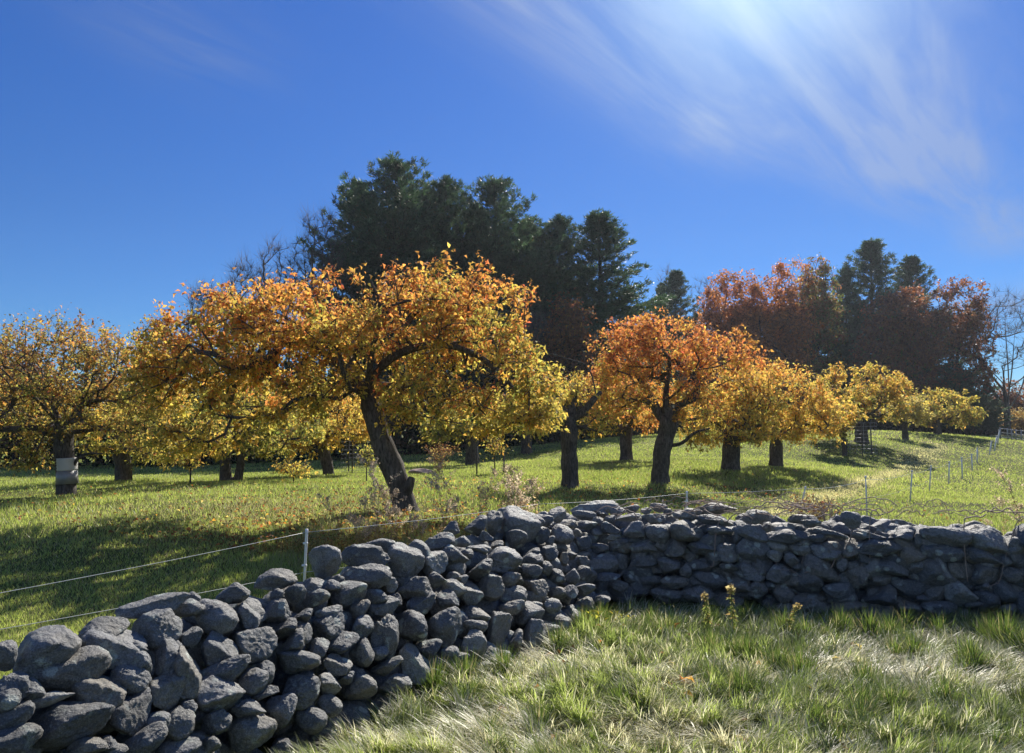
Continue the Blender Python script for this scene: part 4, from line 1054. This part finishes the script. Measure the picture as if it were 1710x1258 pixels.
broad('orange-tinged thin tree low in the gap beside the lone pine', 1150, 520, 86, 90, (('brn', 'grn', 'rust'), (2, 2, 1)), (('brn', 'rust'), (2, 1)), 53, 180, 24, name='maple_tree', cat='tree', group='background trees')

def bare_tree(label, px, ytop, Y, wpx, seed, ntips=260, tr=0.2, twigl=0.9, shape=None):
    rg = np.random.default_rng(seed)
    t = P(px, ytop, Y); z0 = gz(t.x, t.y); b = Vector((t.x, t.y, z0)); H = t.z - z0; R = wpx / 2 * Y / F
    root = thing('bare_tree', label, 'bare tree', b, 'leafless trees at the wood edge')
    sk = Skel(); top = sk.line(smooth_line([(b.x, b.y, z0 - .1), (b.x + .1, b.y, z0 + H * .18), (b.x - .05 * R, b.y, z0 + H * .38), (b.x + .05 * R, b.y, z0 + H * .55)]), -1, 0.4)
    for q in range(7):
        a = q * 2.4 + rg.uniform(-.4, .4); rr = R * rg.uniform(.45, .85); h0 = H * rg.uniform(.16, .34); k = sk.nearest(np.array([b.x, b.y, z0 + h0]))
        p0 = sk.p[k]; e = np.array([b.x + math.cos(a) * rr, b.y + math.sin(a) * rr * .8, z0 + H * rg.uniform(.62, .86)])
        m1 = p0 * .55 + e * .45 + np.array([math.cos(a) * rr * .22, math.sin(a) * rr * .2, -H * .05]) + rg.normal(0, .15, 3)
        sk.line([p0] + smooth_line([p0, m1, e], 2)[1:], k, 0.4)
    ells = [((b.x, b.y, z0 + H * .64), (R, R * .8, H * .34)), ((b.x, b.y, z0 + H * .80), (R * .7, R * .6, H * .2))]
    tips = sample_env(ells, ntips, rg, 0.45)
    tips[:, 2] += 0.0
    tips = tips[(np.hypot(tips[:, 0] - b.x, tips[:, 1] - b.y) < (tips[:, 2] - z0 - H * .12) * R / (H * .42))]
    ends = grow(sk, tips, rg, -0.12, int(top * .3), 0.6, 0.03)
    g, r, c = skin(sk, 0.016, tr, origin=b, sides=(8, 4, 3), gnarl=0.05)
    lf, tw = make_leaves(rg, ends, sk, tips, (z0, z0 + H), YLO, YLO, 1, 0.1, twig=twigl, upright=0.35, bare=0, ntw=9)
    Vt = tw[0].reshape(-1, 4, 3); ctr = Vt[:, :3].mean(1, keepdims=True); Vt[:, :3] = ctr + (Vt[:, :3] - ctr) * 1.9
    g.add(Vt.reshape(-1, 3) - np.array(b), tw[1], tw[2])
    link('trunk', g.mesh('trunk'), M_GREY, root)
bare_tree('bare grey tree arching left of the tall pines', 535, 345, 52, 120, 61, 320)
bare_tree('fine-twigged bare tree farther left over the leaning crown', 465, 398, 54, 90, 62, 240)
bare_tree('shorter bare tree above the orange crown top left', 410, 432, 52, 90, 63, 240, 0.16)
bare_tree('low bare tree at the left shoulder of the crown', 345, 478, 50, 90, 64, 220, 0.14)
bare_tree('faint bare treetop above the left crown gap', 262, 538, 52, 60, 65, 150, 0.12)
bare_tree('large bare tree with spreading limbs at the right edge', 1672, 486, 86, 165, 66, 420, 0.34, 1.1)
bare_tree('thin bare tree standing in the gap left of the lone pine', 1112, 440, 92, 50, 67, 120, 0.12)
bare_tree('thin bare tree right of the lone pine', 1172, 452, 92, 56, 68, 120, 0.12)
bare_tree('grey-twigged bare tree behind the pruned apple tree', 905, 520, 50, 80, 69, 180, 0.14)

# dense undergrowth of the wood edge: one mass
def undergrowth():
    rg = np.random.default_rng(90)
    path = [(-420, 33), (0, 35), (300, 37), (600, 40), (900, 47), (1100, 70), (1300, 84), (1500, 88), (1640, 90), (1720, 110), (2050, 112)]
    C, cols, sz = [], [], []
    for (xa, Ya), (xb, Yb) in zip(path, path[1:]):
        A = P(xa, 715, Ya); B = P(xb, 715, Yb); ln = (B - A).length
        n = int(ln * 900)
        u = rg.random(n); dep = rg.uniform(0, 5, n)
        x = A.x + (B.x - A.x) * u; y = A.y + (B.y - A.y) * u + dep
        z0 = ground_z(x, y)
        hmax = (3.9 + 0.9 * wob(x, y, 0.35, 4) + 0.5 * wob(x, y, 1.2, 5)) * (0.6 + 0.16 * dep)
        if xa >= 1600: hmax *= 0.8
        z = z0 + rg.random(n) ** 0.8 * np.clip(hmax, .6, 6)
        C.append(np.stack([x, y, z], 1)); sz.append(np.full(n, 0.34 * Ya / 40))
        t = wob(x, y, 0.5, 6)
        c = np.where((rg.random(n) < np.clip(0.25 + 0.25 * t, 0, 1))[:, None], np.array([0.12, 0.075, 0.04]), np.array([0.05, 0.065, 0.03]))
        cols.append(c * np.exp(rg.normal(0, .25, (n, 1))))
    C = np.concatenate(C); n = len(C); cols = np.concatenate(cols); sz = np.concatenate(sz) * rg.uniform(.6, 1.3, n)
    V, T = leaf_cards(C, rg.normal(size=(n, 3)), rg.normal(size=(n, 3)), sz, sz * .6)
    o = link('undergrowth', mesh_np('undergrowth', V, [T], np.repeat(cols, 5, 0)), M_OAK); o['kind'] = 'stuff'
undergrowth()

# ------------------------------------------------------------------ low plants
def blades(C, az, ph0, ph1, Ln, Wd, col):
    """curved grass blades of three segments"""
    n = len(C); P0 = C.copy(); lv = []
    S = np.stack([-np.sin(az), np.cos(az), np.zeros(n)], 1)
    H = np.stack([np.cos(az), np.sin(az), np.zeros(n)], 1); U = np.array([0, 0, 1.0])
    p = P0; lv.append(p)
    for k in range(3):
        a = ph0 + ph1 * (k + 0.3) / 2.3
        p = p + (H * np.sin(a)[:, None] + U * np.cos(a)[:, None]) * (Ln / 3)[:, None]
        lv.append(p)
    w = Wd[:, None] / 2
    V = np.stack([lv[0] - S * w, lv[0] + S * w, lv[1] - S * w * .9, lv[1] + S * w * .9, lv[2] - S * w * .6, lv[2] + S * w * .6, lv[3]], 1).reshape(-1, 3)
    i = np.arange(n)[:, None] * 7
    Q = np.concatenate([i + [0, 1, 3, 2], i + [2, 3, 5, 4]], 0); T = i + [4, 5, 6]
    return V, Q, T, np.repeat(col, 7, 0)
def near_grass():
    rg = np.random.default_rng(70)
    n = 320000
    # positions uniform on the picture, then on the ground
    px = rg.uniform(380, 2180, n); py = rg.uniform(985, 1420, n)
    u = (px - 855) / F; v = -(py - 629) / F
    dy = CP - v * SP; dz = SP + v * CP
    s = -EYE / dz
    x = u * s; y = dy * s
    x = x + rg.normal(0, .02, n); y = y + rg.normal(0, .03, n)
    ok = (zwall(x, y) < 0.05) & (y > 1.6)
    dl = x - np.interp(y, [r[1] for r in RIDGE], [r[0] for r in RIDGE])
    ok &= (dl > 0.3) & ((y + (x - 0.9) * 0.419) < 7.5)
    x, y = x[ok], y[ok]; n = len(x)
    z = ground_z(x, y)
    straw = np.clip(0.5 + 0.55 * wob(x, y, 2.0, 7) + 0.35 * wob(x, y, 6.0, 8), 0, 1)
    farm = np.clip((y - 5.6) / 1.0, 0, 1)
    straw = straw * (1 - 0.35 * farm)
    flow = 2.4 * wob(x, y, 0.9, 9) + 1.2 * wob(x, y, 3.2, 10)
    gi = np.floor(x / .085 + 0.5 * wob(x, y, 9, 2)).astype(int); gj = np.floor(y / .085 + 0.5 * wob(x, y, 9, 4)).astype(int)
    hsh = lambda a: (np.sin(gi * 12.9898 + gj * 78.233 + a) * 43758.5453) % 1.0
    az = flow + (hsh(0) - .5) * 3.4 + rg.normal(0, 0.6, n)
    flat = np.clip(0.12 + 0.55 * straw + (hsh(3.1) - .5) * .7 + rg.normal(0, .2, n), 0, 1)
    straw = np.clip(straw * .8 + (hsh(5.7) - .42) * .6, 0, 1)
    gdark = .6 + .8 * hsh(7.7)
    ph0 = 0.15 + 1.15 * flat + rg.normal(0, .12, n); ph1 = rg.uniform(0.3, 0.95, n) * (1 - 0.4 * flat)
    Ln = rg.uniform(0.07, 0.18, n) * (1 + 0.2 * flat) * (.4 + 1.0 * hsh(8.8))
    isst = rg.random(n) < np.clip(straw * 0.85 + 0.02, 0, 1)
    green = np.array([0.15, 0.20, 0.06]); lime = np.array([0.38, 0.44, 0.14]); strw = np.array([0.80, 0.77, 0.64]); tan = np.array([0.54, 0.49, 0.34])
    gcol = green + (lime - green) * np.clip(0.5 + .4 * wob(x, y, 1.4, 11) + rg.normal(0, .25, n), 0, 1)[:, None]
    scol = tan + (strw - tan) * rg.random((n, 1))
    col = np.where(isst[:, None], scol, gcol * gdark[:, None]) * np.exp(rg.normal(0, .18, (n, 1)))
    Wd = rg.uniform(0.0035, 0.0085, n)
    gg = Geo()
    C = np.stack([x, y, z + rg.uniform(0, 0.05, n) * flat], 1)
    gg.add(*blades(C, az, ph0, ph1, Ln, Wd, col))
    # upright tufts
    tufts = [(790, 1190, .7), (1225, 1185, 1.0), (1325, 1150, 1.1), (1290, 1130, .9), (1240, 1110, .8), (1180, 1160, .6), (1430, 1170, .8), (1510, 1110, .9), (1605, 1130, 1.0), (1665, 1095, 1.5), (1640, 1085, 1.1),
             (1440, 1070, 1.2), (1395, 1060, 1.0), (1475, 1075, 1.0), (1555, 1070, 1.0), (1300, 1065, 1.0), (1240, 1040, .9), (1180, 1040, .8), (1000, 1040, .9), (970, 1050, .8), (620, 1205, 1.0), (660, 1190, 1.0), (730, 1170, .9), (590, 1230, .9),
             (840, 1135, .8), (930, 1090, .9), (1085, 1045, .7), (1335, 1075, .8), (1700, 1110, 1.0), (1060, 1120, .6), (1110, 1060, .7), (780, 1150, .8), (1350, 1240, .7), (1420, 1215, .8), (900, 1230, .6), (1030, 1200, .5), (1560, 1200, .7), (1500, 1060, 1.1), (1600, 1065, 1.0), (1180, 1090, .7), (560, 1250, .9)]
    for i in range(46):
        tufts.append((rg.uniform(560, 1750), rg.uniform(1030, 1330), rg.uniform(0.25, 0.55)))
    for tx, ty, s in tufts:
        yy = EYE * F / (ty - 715); xx = (tx - 855) / F * yy
        if zwall(xx, yy) > 0.1: continue
        m = int(360 * s + 90); rr = 0.10 * (0.7 + 0.5 * s)
        a = rg.uniform(0, 6.28, m); r = np.abs(rg.normal(0, rr * .6, m))
        cx = xx + r * np.cos(a); cy = yy + r * np.sin(a) * 1.1
        cz = ground_z(cx, cy)
        ph0 = np.clip(r / rr * .35 + rg.normal(0, .12, m), -.2, 1.2)
        ln = rg.uniform(.45, 1.0, m) * 0.27 * (0.5 + 0.55 * s)
        c = np.array([0.08, 0.13, 0.03]) * (1 - .5 * rg.random((m, 1))) + np.array([0.22, 0.29, 0.06]) * rg.random((m, 1)) ** 2 * .8
        c = np.where((rg.random(m) < .12)[:, None], np.array([0.42, 0.36, 0.2]), c)
        gg.add(*blades(np.stack([cx, cy, cz], 1), a + rg.normal(0, .5, m), ph0, rg.uniform(.2, 1.1, m), ln, rg.uniform(.003, .0055, m), c))
    o = link('long_grass', gg.mesh('long_grass', False), M_GRASS); o['kind'] = 'stuff'
near_grass()
def field_grass():
    rg = np.random.default_rng(71)
    n = 620000
    uu = rg.uniform(1 / 70, 1 / 5.0, n) ; r = 1 / uu
    far = rg.random(n) < 0.35
    r = np.where(far, 1 / rg.uniform(1 / 75, 1 / 20, n), r)
    th = rg.uniform(-0.72, 0.72, n)
    x = r * np.tan(th); y = r
    dl = x - np.interp(y, [q[1] for q in RIDGE], [q[0] for q in RIDGE])
    behind = ((dl < -0.3) & (y < 8.1)) | ((y + (x - 0.9) * 0.419) > 8.2) & (y + 0 * x > np.where(x < 1, 7.4, 0))
    behind |= (x < 0.2) & (y > 7.9)
    ok = behind & (zwall(x, y) < 0.05)
    x, y, r = x[ok], y[ok], r[ok]; n = len(x)
    z = ground_z(x, y)
    t = 0.5 * wob(x, y, .25, 2) + .5 * wob(x, y, 1.3, 5)
    rough_ = np.clip(0.5 + wob(x, y, 0.6, 6), 0, 1.4)
    near = np.exp(-((y + (x - 0.9) * 0.419 - 9.2) / 1.6) ** 2) * (x > -3)        # uncut strip behind the wall
    h = rg.uniform(.03, .075, n) * (0.6 + .55 * rough_) * (1 + 1.6 * near) * (1 + r / 90)
    w = np.maximum(0.0034, r * 0.00105)
    a = rg.uniform(0, 6.28, n); lean = rg.uniform(0.1, .9, n)
    S = np.stack([np.cos(a), np.sin(a), np.zeros(n)], 1) * w[:, None] * .5
    b2 = rg.uniform(0, 6.28, n)
    B = np.stack([x, y, z], 1)
    Tp = B + np.stack([np.cos(b2) * lean * h, np.sin(b2) * lean * h, h], 1)
    V = np.stack([B - S, B + S, Tp], 1).reshape(-1, 3)
    g0 = np.array([0.24, 0.31, 0.07]); g1 = np.array([0.54, 0.61, 0.17]); st_ = np.array([0.46, 0.42, 0.24])
    c = g0 + (g1 - g0) * np.clip(.55 + .4 * t + rg.normal(0, .25, n), 0, 1)[:, None]
    px, py = pix(B)
    # the pale dry track across the pasture
    tx = [1300, 1390, 1440, 1500, 1560, 1600]; tyv = [862, 815, 798, 772, 748, 735]
    trd = np.array([P(a_, b_, Y_) [:] for a_, b_, Y_ in ((1280, 872, 13.0), (1345, 838, 17), (1400, 812, 21), (1440, 798, 24.5), (1500, 772, 31), (1540, 752, 38), (1575, 735, 46))])
    tX = np.interp(y, trd[:, 1], trd[:, 0]); trk = np.exp(-((x - tX) / (0.7 + .25 * wob(x, y, .8, 3))) ** 2) * (y > 14) * (y < 48)
    drypatch = np.exp(-(((x + 4.2) / 2.6) ** 2 + ((y - 13.2) / 1.6) ** 2)) * .5
    ps = np.clip(.17 + .20 * np.clip(t, 0, 1) + .85 * trk + near * .35 + drypatch, 0, .95)
    c = np.where((rg.random(n) < ps)[:, None], st_ * rg.uniform(.7, 1.1, (n, 1)) * (1 + .7 * trk)[:, None], c) * np.exp(rg.normal(0, .16, (n, 1)))
    o = link('meadow_grass', mesh_np('meadow_grass', V, [np.arange(n * 3).reshape(-1, 3)], np.repeat(c, 3, 0)), M_GRASS); o['kind'] = 'stuff'
field_grass()
def fallen_leaves():
    rg = np.random.default_rng(72)
    n = 5600
    cx = np.concatenate([rg.normal(-2.1, 1.7, n * 3 // 5), rg.normal(2.5, 3.5, n // 5), rg.normal(-5, 4, n - n * 3 // 5 - n // 5)])
    cy = np.concatenate([rg.normal(10.6, 1.7, n * 3 // 5), rg.normal(17.5, 2.2, n // 5), rg.normal(14, 3.5, n - n * 3 // 5 - n // 5)])
    ok = (zwall(cx, cy) < .05) & (cy > 6.5) & (cy + (cx - 0.9) * 0.419 > 8.1)
    cx, cy = cx[ok], cy[ok]; n = len(cx)
    nx = rg.uniform(-.4, 5.2, 260); ny = rg.uniform(3.2, 7.2, 260); k_ = (zwall(nx, ny) < .05) & (ny + (nx - .9) * .419 < 7.6) & (nx > -1.2 + (ny - 3.2) * .3)
    cx = np.concatenate([cx, nx[k_]]); cy = np.concatenate([cy, ny[k_]]); n = len(cx)
    C = np.stack([cx, cy, ground_z(cx, cy) + rg.uniform(.02, .08, n)], 1)
    D = rg.normal(size=(n, 3)) * [1, 1, .3]; Nn = rg.normal(size=(n, 3)) * .4 + [0, 0, 1]
    s = rg.uniform(.05, .085, n)
    V, T = leaf_cards(C, D, Nn, s, s * .6)
    c = pick(rg, n, ('brn', 'rust', 'org', 'pale', 'gold'), (5, 2.0, .3, 2.4, .4)) * np.exp(rg.normal(0, .2, (n, 1)))
    o = link('fallen_leaves', mesh_np('fallen_leaves', V, [T], np.repeat(c, 5, 0)), M_LEAF); o['kind'] = 'stuff'
fallen_leaves()

# dried goldenrod and other weeds behind the wall
def weed_mesh(seed, H=0.75, seedy=True, green=False):
    rg = np.random.default_rng(seed); g = Geo()
    lean = rg.normal(0, .12, 2); col = np.array([0.30, 0.22, 0.15]) if not green else np.array([0.16, 0.14, 0.06])
    ax = lambda u: np.array([lean[0] * u * u * H, lean[1] * u * u * H, H * u])
    V, Q, T = tube([ax(u) for u in np.linspace(0, 1, 8)], list(np.linspace(.0042, .002, 8)), 5); g.add(V, Q, T, col)
    C, D, S, K = [], [], [], []
    for k in range(34 if not green else 110):
        u = rg.uniform(.18, .85 if not green else 1.0); a = rg.uniform(0, 6.28)
        C.append(ax(u)); D.append([math.cos(a), math.sin(a), rg.uniform(-1.0, .5)]); S.append(rg.uniform(.04, .085) * (1.1 - .5 * u)); K.append(0)
    if seedy:
        for k in range(9 if not green else 4):
            u = rg.uniform(.68 if not green else .88, 1.0); a = rg.uniform(0, 6.28); ln = ((1.12 - u) * H * .55 + .04) * (1 if not green else .5)
            e = ax(u) + np.array([math.cos(a) * ln, math.sin(a) * ln, ln * .7])
            V, Q, T = tube([ax(u), (ax(u) + e) / 2 + [0, 0, .02], e], .0018, 3, False); g.add(V, Q, T, col)
            for j in range(26):
                w = rg.uniform(.25, 1.0); C.append(ax(u) * (1 - w) + e * w + rg.normal(0, .010, 3)); D.append(rg.normal(size=3)); S.append(rg.uniform(.014, .03)); K.append(1)
    C, D, S, K = np.array(C), np.array(D), np.array(S), np.array(K); n = len(C)
    V, T = leaf_cards(C, D, rg.normal(size=(n, 3)), S, S * np.where(K == 1, .8, .3))
    lc = np.where(K[:, None] == 1, np.array([0.62, 0.50, 0.42]), np.array([0.38, 0.27, 0.17]) if not green else np.array([0.26, 0.30, 0.09]))
    if green: lc = np.where(K[:, None] == 1, np.array([0.50, 0.42, 0.24]), lc)
    lc = lc * np.exp(rg.normal(0, .25, (n, 1)))
    if green: lc = np.where((rg.random(n) < .3)[:, None], np.array([0.42, 0.30, 0.14]), lc)
    g.add(V, np.zeros((0, 4), int), T, np.repeat(lc, 5, 0))
    me = g.mesh('weed', False); me.materials.append(M_DRY); return me
WEEDS = [weed_mesh(i, h) for i, h in ((1, .8), (2, .65), (3, .95), (4, .55), (5, .75))]
rgw = np.random.default_rng(73)
SP_ = [(630, 862, 9.8, .92), (655, 868, 9.9, 1.0), (668, 872, 9.4, 1.05), (690, 882, 9.6, .85), (640, 884, 9.4, .8), (620, 880, 9.8, .8), (600, 885, 9.8, .65)]
for k in range(15): SP_.append((rgw.uniform(735, 905), 0, rgw.uniform(9.6, 12.2), rgw.uniform(.75, 1.15)))
for k in range(8): SP_.append((rgw.uniform(560, 740), 0, rgw.uniform(8.6, 10.2), rgw.uniform(.5, .75)))
for k, (x, _, Y, s) in enumerate(SP_):
    xx = (x - 855) / F * Y
    o = link('dried_goldenrod', WEEDS[k % 5], loc=(xx, Y, gz(xx, Y) - .02)); o.scale = (s * 1.15, s * 1.15, s * 1.25); o.rotation_euler = (0, 0, k * 1.9)
    lb, gp = (('dry goldenrod with pale fluffy head standing before the base of the leaning trunk', 'dried goldenrod before the leaning trunk') if k < 7 else
              ('dry brown goldenrod stalk in the loose stand between leaning and pruned trunks', 'dried goldenrod right of the leaning trunk') if k < 22 else
              ('short brown dry weed just behind the left wall ridge right of the white post', 'short dry weeds behind the left wall'))
    tag(o, lb, 'weed', gp)
SR = [(1668, 11.0, .7), (1690, 9.8, .8), (1702, 10.5, .9), (1640, 11.5, .5)]
for k, (x, Y, s) in enumerate(SR):
    xx = (x - 855) / F * Y
    o = link('dried_goldenrod', WEEDS[k % 5], loc=(xx, Y, gz(xx, Y) - .02)); o.scale = (s * 1.2,) * 3; o.rotation_euler = (0, 0, k * 1.3)
    tag(o, 'dry weed standing behind the wall top at the far right edge', 'weed', 'dry weeds at the right edge')
GW = [weed_mesh(11, .42, True, True), weed_mesh(12, .46, True, True), weed_mesh(13, .40, True, True)]
for k, (x, yb, s, lab) in enumerate([(1176, 1060, .78, 'left of two upright goldenrod plants in the near grass before the shaded wall'), (1217, 1062, .88, 'taller upright goldenrod plant, right of the pair before the shaded wall'), (1301, 1068, .76, 'leaning yellowish goldenrod plant right of the upright pair')]):
    Y = EYE * F / (yb - 715); xx = (x - 855) / F * Y
    o = link('goldenrod', GW[k], loc=(xx, Y, gz(xx, Y) - .02)); o.scale = (s, s, s * 1.0)
    tag(o, lab, 'weed', 'goldenrod in the near grass')
# short dry brush between them
def brush():
    rg = np.random.default_rng(74); n = 15000
    x = rg.uniform(-3.3, 1.0, n); d = rg.normal(9.3, .8, n); y = d - (x - .9) * .2
    ok = (zwall(x, y) < .05) & (y + (x - .9) * .419 > 8.15) & (wob(x, y, 2.2, 9) > -.35 + .4 * rg.random(n)); x, y = x[ok], y[ok]; n = len(x)
    z = ground_z(x, y)
    h = rg.uniform(.08, .30, n)
    col = pick(rg, n, ('brn', 'pale', 'olv', 'grn'), (3, 2, 2, 1.6)) * np.exp(rg.normal(0, .25, (n, 1)))
    g = Geo(); g.add(*blades(np.stack([x, y, z], 1), rg.uniform(0, 6.28, n), rg.uniform(0, .7, n), rg.uniform(0, 1, n), h, rg.uniform(.003, .008, n), col))
    m = n; C = np.stack([x, y, z + h * rg.uniform(.2, 1, n)], 1); s = rg.uniform(.02, .05, n)
    V, T = leaf_cards(C, rg.normal(size=(n, 3)), rg.normal(size=(n, 3)), s, s * .5); g.add(V, np.zeros((0, 4), int), T, np.repeat(col, 5, 0))
    o = link('dry_brush', g.mesh('dry_brush', False), M_DRY); o['kind'] = 'stuff'
brush()
# dead vines draped over the shaded wall
def vines():
    rg = np.random.default_rng(75); g = Geo()
    for k in range(80):
        x0 = rg.uniform(1.2, 3.2) if rg.random() < .75 else rg.uniform(3, 4.6); d0 = rg.uniform(.12, .7)
        a = rg.uniform(-.6, .6) + (math.pi if rg.random() < .5 else 0) - .38
        pts = []; x = x0; y = 7.9 - (x0 - .55) * .376 + d0; ln = rg.uniform(.2, .6); n = 9
        lift = rg.uniform(.0, .07)
        for j in range(n):
            zt = float(zwall(x, y)); zt = max(zt, .3)
            pts.append((x, y, zt + .05 + lift * math.sin(j / (n - 1) * 3.14) + rg.uniform(-.015, .03)))
            a += rg.normal(0, .28); x += math.cos(a) * ln / n; y += math.sin(a) * ln / n * .6
        V, Q, T = tube(smooth_line(pts, 1), rg.uniform(.0025, .006), 4); g.add(V, Q, T)
    o = link('dead_vines', g.mesh('dead_vines'), M_VINE); o['kind'] = 'stuff'
vines()
# a leafless shrub of crossing twigs behind the wall, and others
def shrub(label, px, py, Y, w, h, seed, mat=M_VINE, leafy=0, name='bare_shrub', group=None):
    rg = np.random.default_rng(seed); b = onground(px, py, Y); g = Geo(); C = []
    root = thing(name, label, 'shrub', b, group)
    for k in range(16):
        a = rg.uniform(0, 6.28); r = w * rg.uniform(.3, 1); e = np.array([math.cos(a) * r, math.sin(a) * r, h * rg.uniform(.4, 1)])
        m = e * .5 + rg.normal(0, .06 * w, 3) + [0, 0, h * .18]
        pts = smooth_line([(0, 0, -.03), m, e], 2)
        V, Q, T = tube(pts, list(np.linspace(.008, .003, len(pts))), 4); g.add(V, Q, T)
        for j in range(5):
            q = pts[int(rg.integers(3, len(pts)))]; e2 = q + rg.normal(0, .16 * w, 3) + [0, 0, .06]
            V, Q, T = tube([q, (q + e2) / 2 + rg.normal(0, .02, 3), e2], .0025, 3, False); g.add(V, Q, T); C.append(e2)
        C.append(e)
    link('stems', g.mesh('stems'), mat, root).name = 'stem'
    if leafy:
        C = np.repeat(np.array(C), leafy, 0) + rg.normal(0, .07 * w, (len(C) * leafy, 3)); n = len(C); s = rg.uniform(.03, .06, n) * (1 + w * .3)
        V, T = leaf_cards(C, rg.normal(size=(n, 3)), rg.normal(size=(n, 3)), s, s * .6)
        c = pick(rg, n, ('brn', 'pale', 'dkr'), (3, 2, 1)) * np.exp(rg.normal(0, .2, (n, 1)))
        link('foliage', mesh_np('foliage', V, [T], np.repeat(c, 5, 0)), M_DRY, root)
shrub('bare tangled shrub behind the wall between two white posts', 1385, 880, 11.6, .42, .62, 81)
shrub('arching leafless shrub right of the domed black stone', 1500, 885, 10.5, .35, .30, 84)
shrub('low clump of dead bleached twigs and leaves behind the wall top', 1360, 862, 13.0, .45, .35, 82, leafy=5)
shrub('dark dead bush beside the pinkish flat stone', 732, 788, 25, .7, .85, 83, leafy=8)
# yellow ground plants by the corner
def rosettes():
    rg = np.random.default_rng(77)
    for x, yb, s, lab in ((985, 1040, .9, 'bright yellow-green leafy plant in the grass at the wall corner'), (1030, 1032, .6, 'smaller yellow-green plant right of the corner plant')):
        Y = EYE * F / (yb - 715); xx = (x - 855) / F * Y; b = Vector((xx, Y, gz(xx, Y)))
        m = 60; a = rg.uniform(0, 6.28, m)
        C = np.stack([rg.normal(0, .06, m), rg.normal(0, .06, m), rg.uniform(.02, .14, m) * s], 1)
        D = np.stack([np.cos(a), np.sin(a), rg.uniform(.1, 1.2, m)], 1); sz = rg.uniform(.06, .12, m) * s
        V, T = leaf_cards(C, D, np.tile([0, 0, 1.0], (m, 1)) + rg.normal(0, .3, (m, 3)), sz, sz * .35)
        c = pick(rg, m, ('yel', 'yg', 'grn'), (2, 3, 1)) * np.exp(rg.normal(0, .15, (m, 1)))
        tag(link('leafy_weed', mesh_np('leafy_weed', V, [T], np.repeat(c, 5, 0)), M_LEAF, loc=b), lab, 'weed', 'leafy weeds in the near grass')
rosettes()
b = onground(703, 789, 24.5)
o = link('flat_rock', rock_me[5].copy(), loc=b + Vector((0, 0, .05))); o.data.materials.clear(); o.data.materials.append(M_PINK)
o.scale = (.85, .6, .22); tag(o, 'pinkish flat stone lying in the grass right of the leaning trunk', 'rock')

# ------------------------------------------------------------------ haze: thin autumn air between the camera and the wood
def haze():
    m, t, out = new_mat('haze_air')
    v = N(t, 'ShaderNodeVolumePrincipled'); v.inputs['Color'].default_value = (0.80, 0.88, 1.0, 1); v.inputs['Density'].default_value = 0.00027
    v.inputs['Anisotropy'].default_value = 0.45
    L(t, v.outputs[0], out.inputs['Volume'])
    x0, x1, y0, y1, z0, z1 = -110, 120, -12, 150, -2.6, 40
    V = [(x, y, z) for z in (z0, z1) for y in (y0, y1) for x in (x0, x1)]
    Q = np.array([(0, 2, 3, 1), (4, 5, 7, 6), (0, 1, 5, 4), (2, 6, 7, 3), (0, 4, 6, 2), (1, 3, 7, 5)])
    o = link('haze', mesh_np('haze', V, [Q]), m); o['kind'] = 'stuff'
haze()
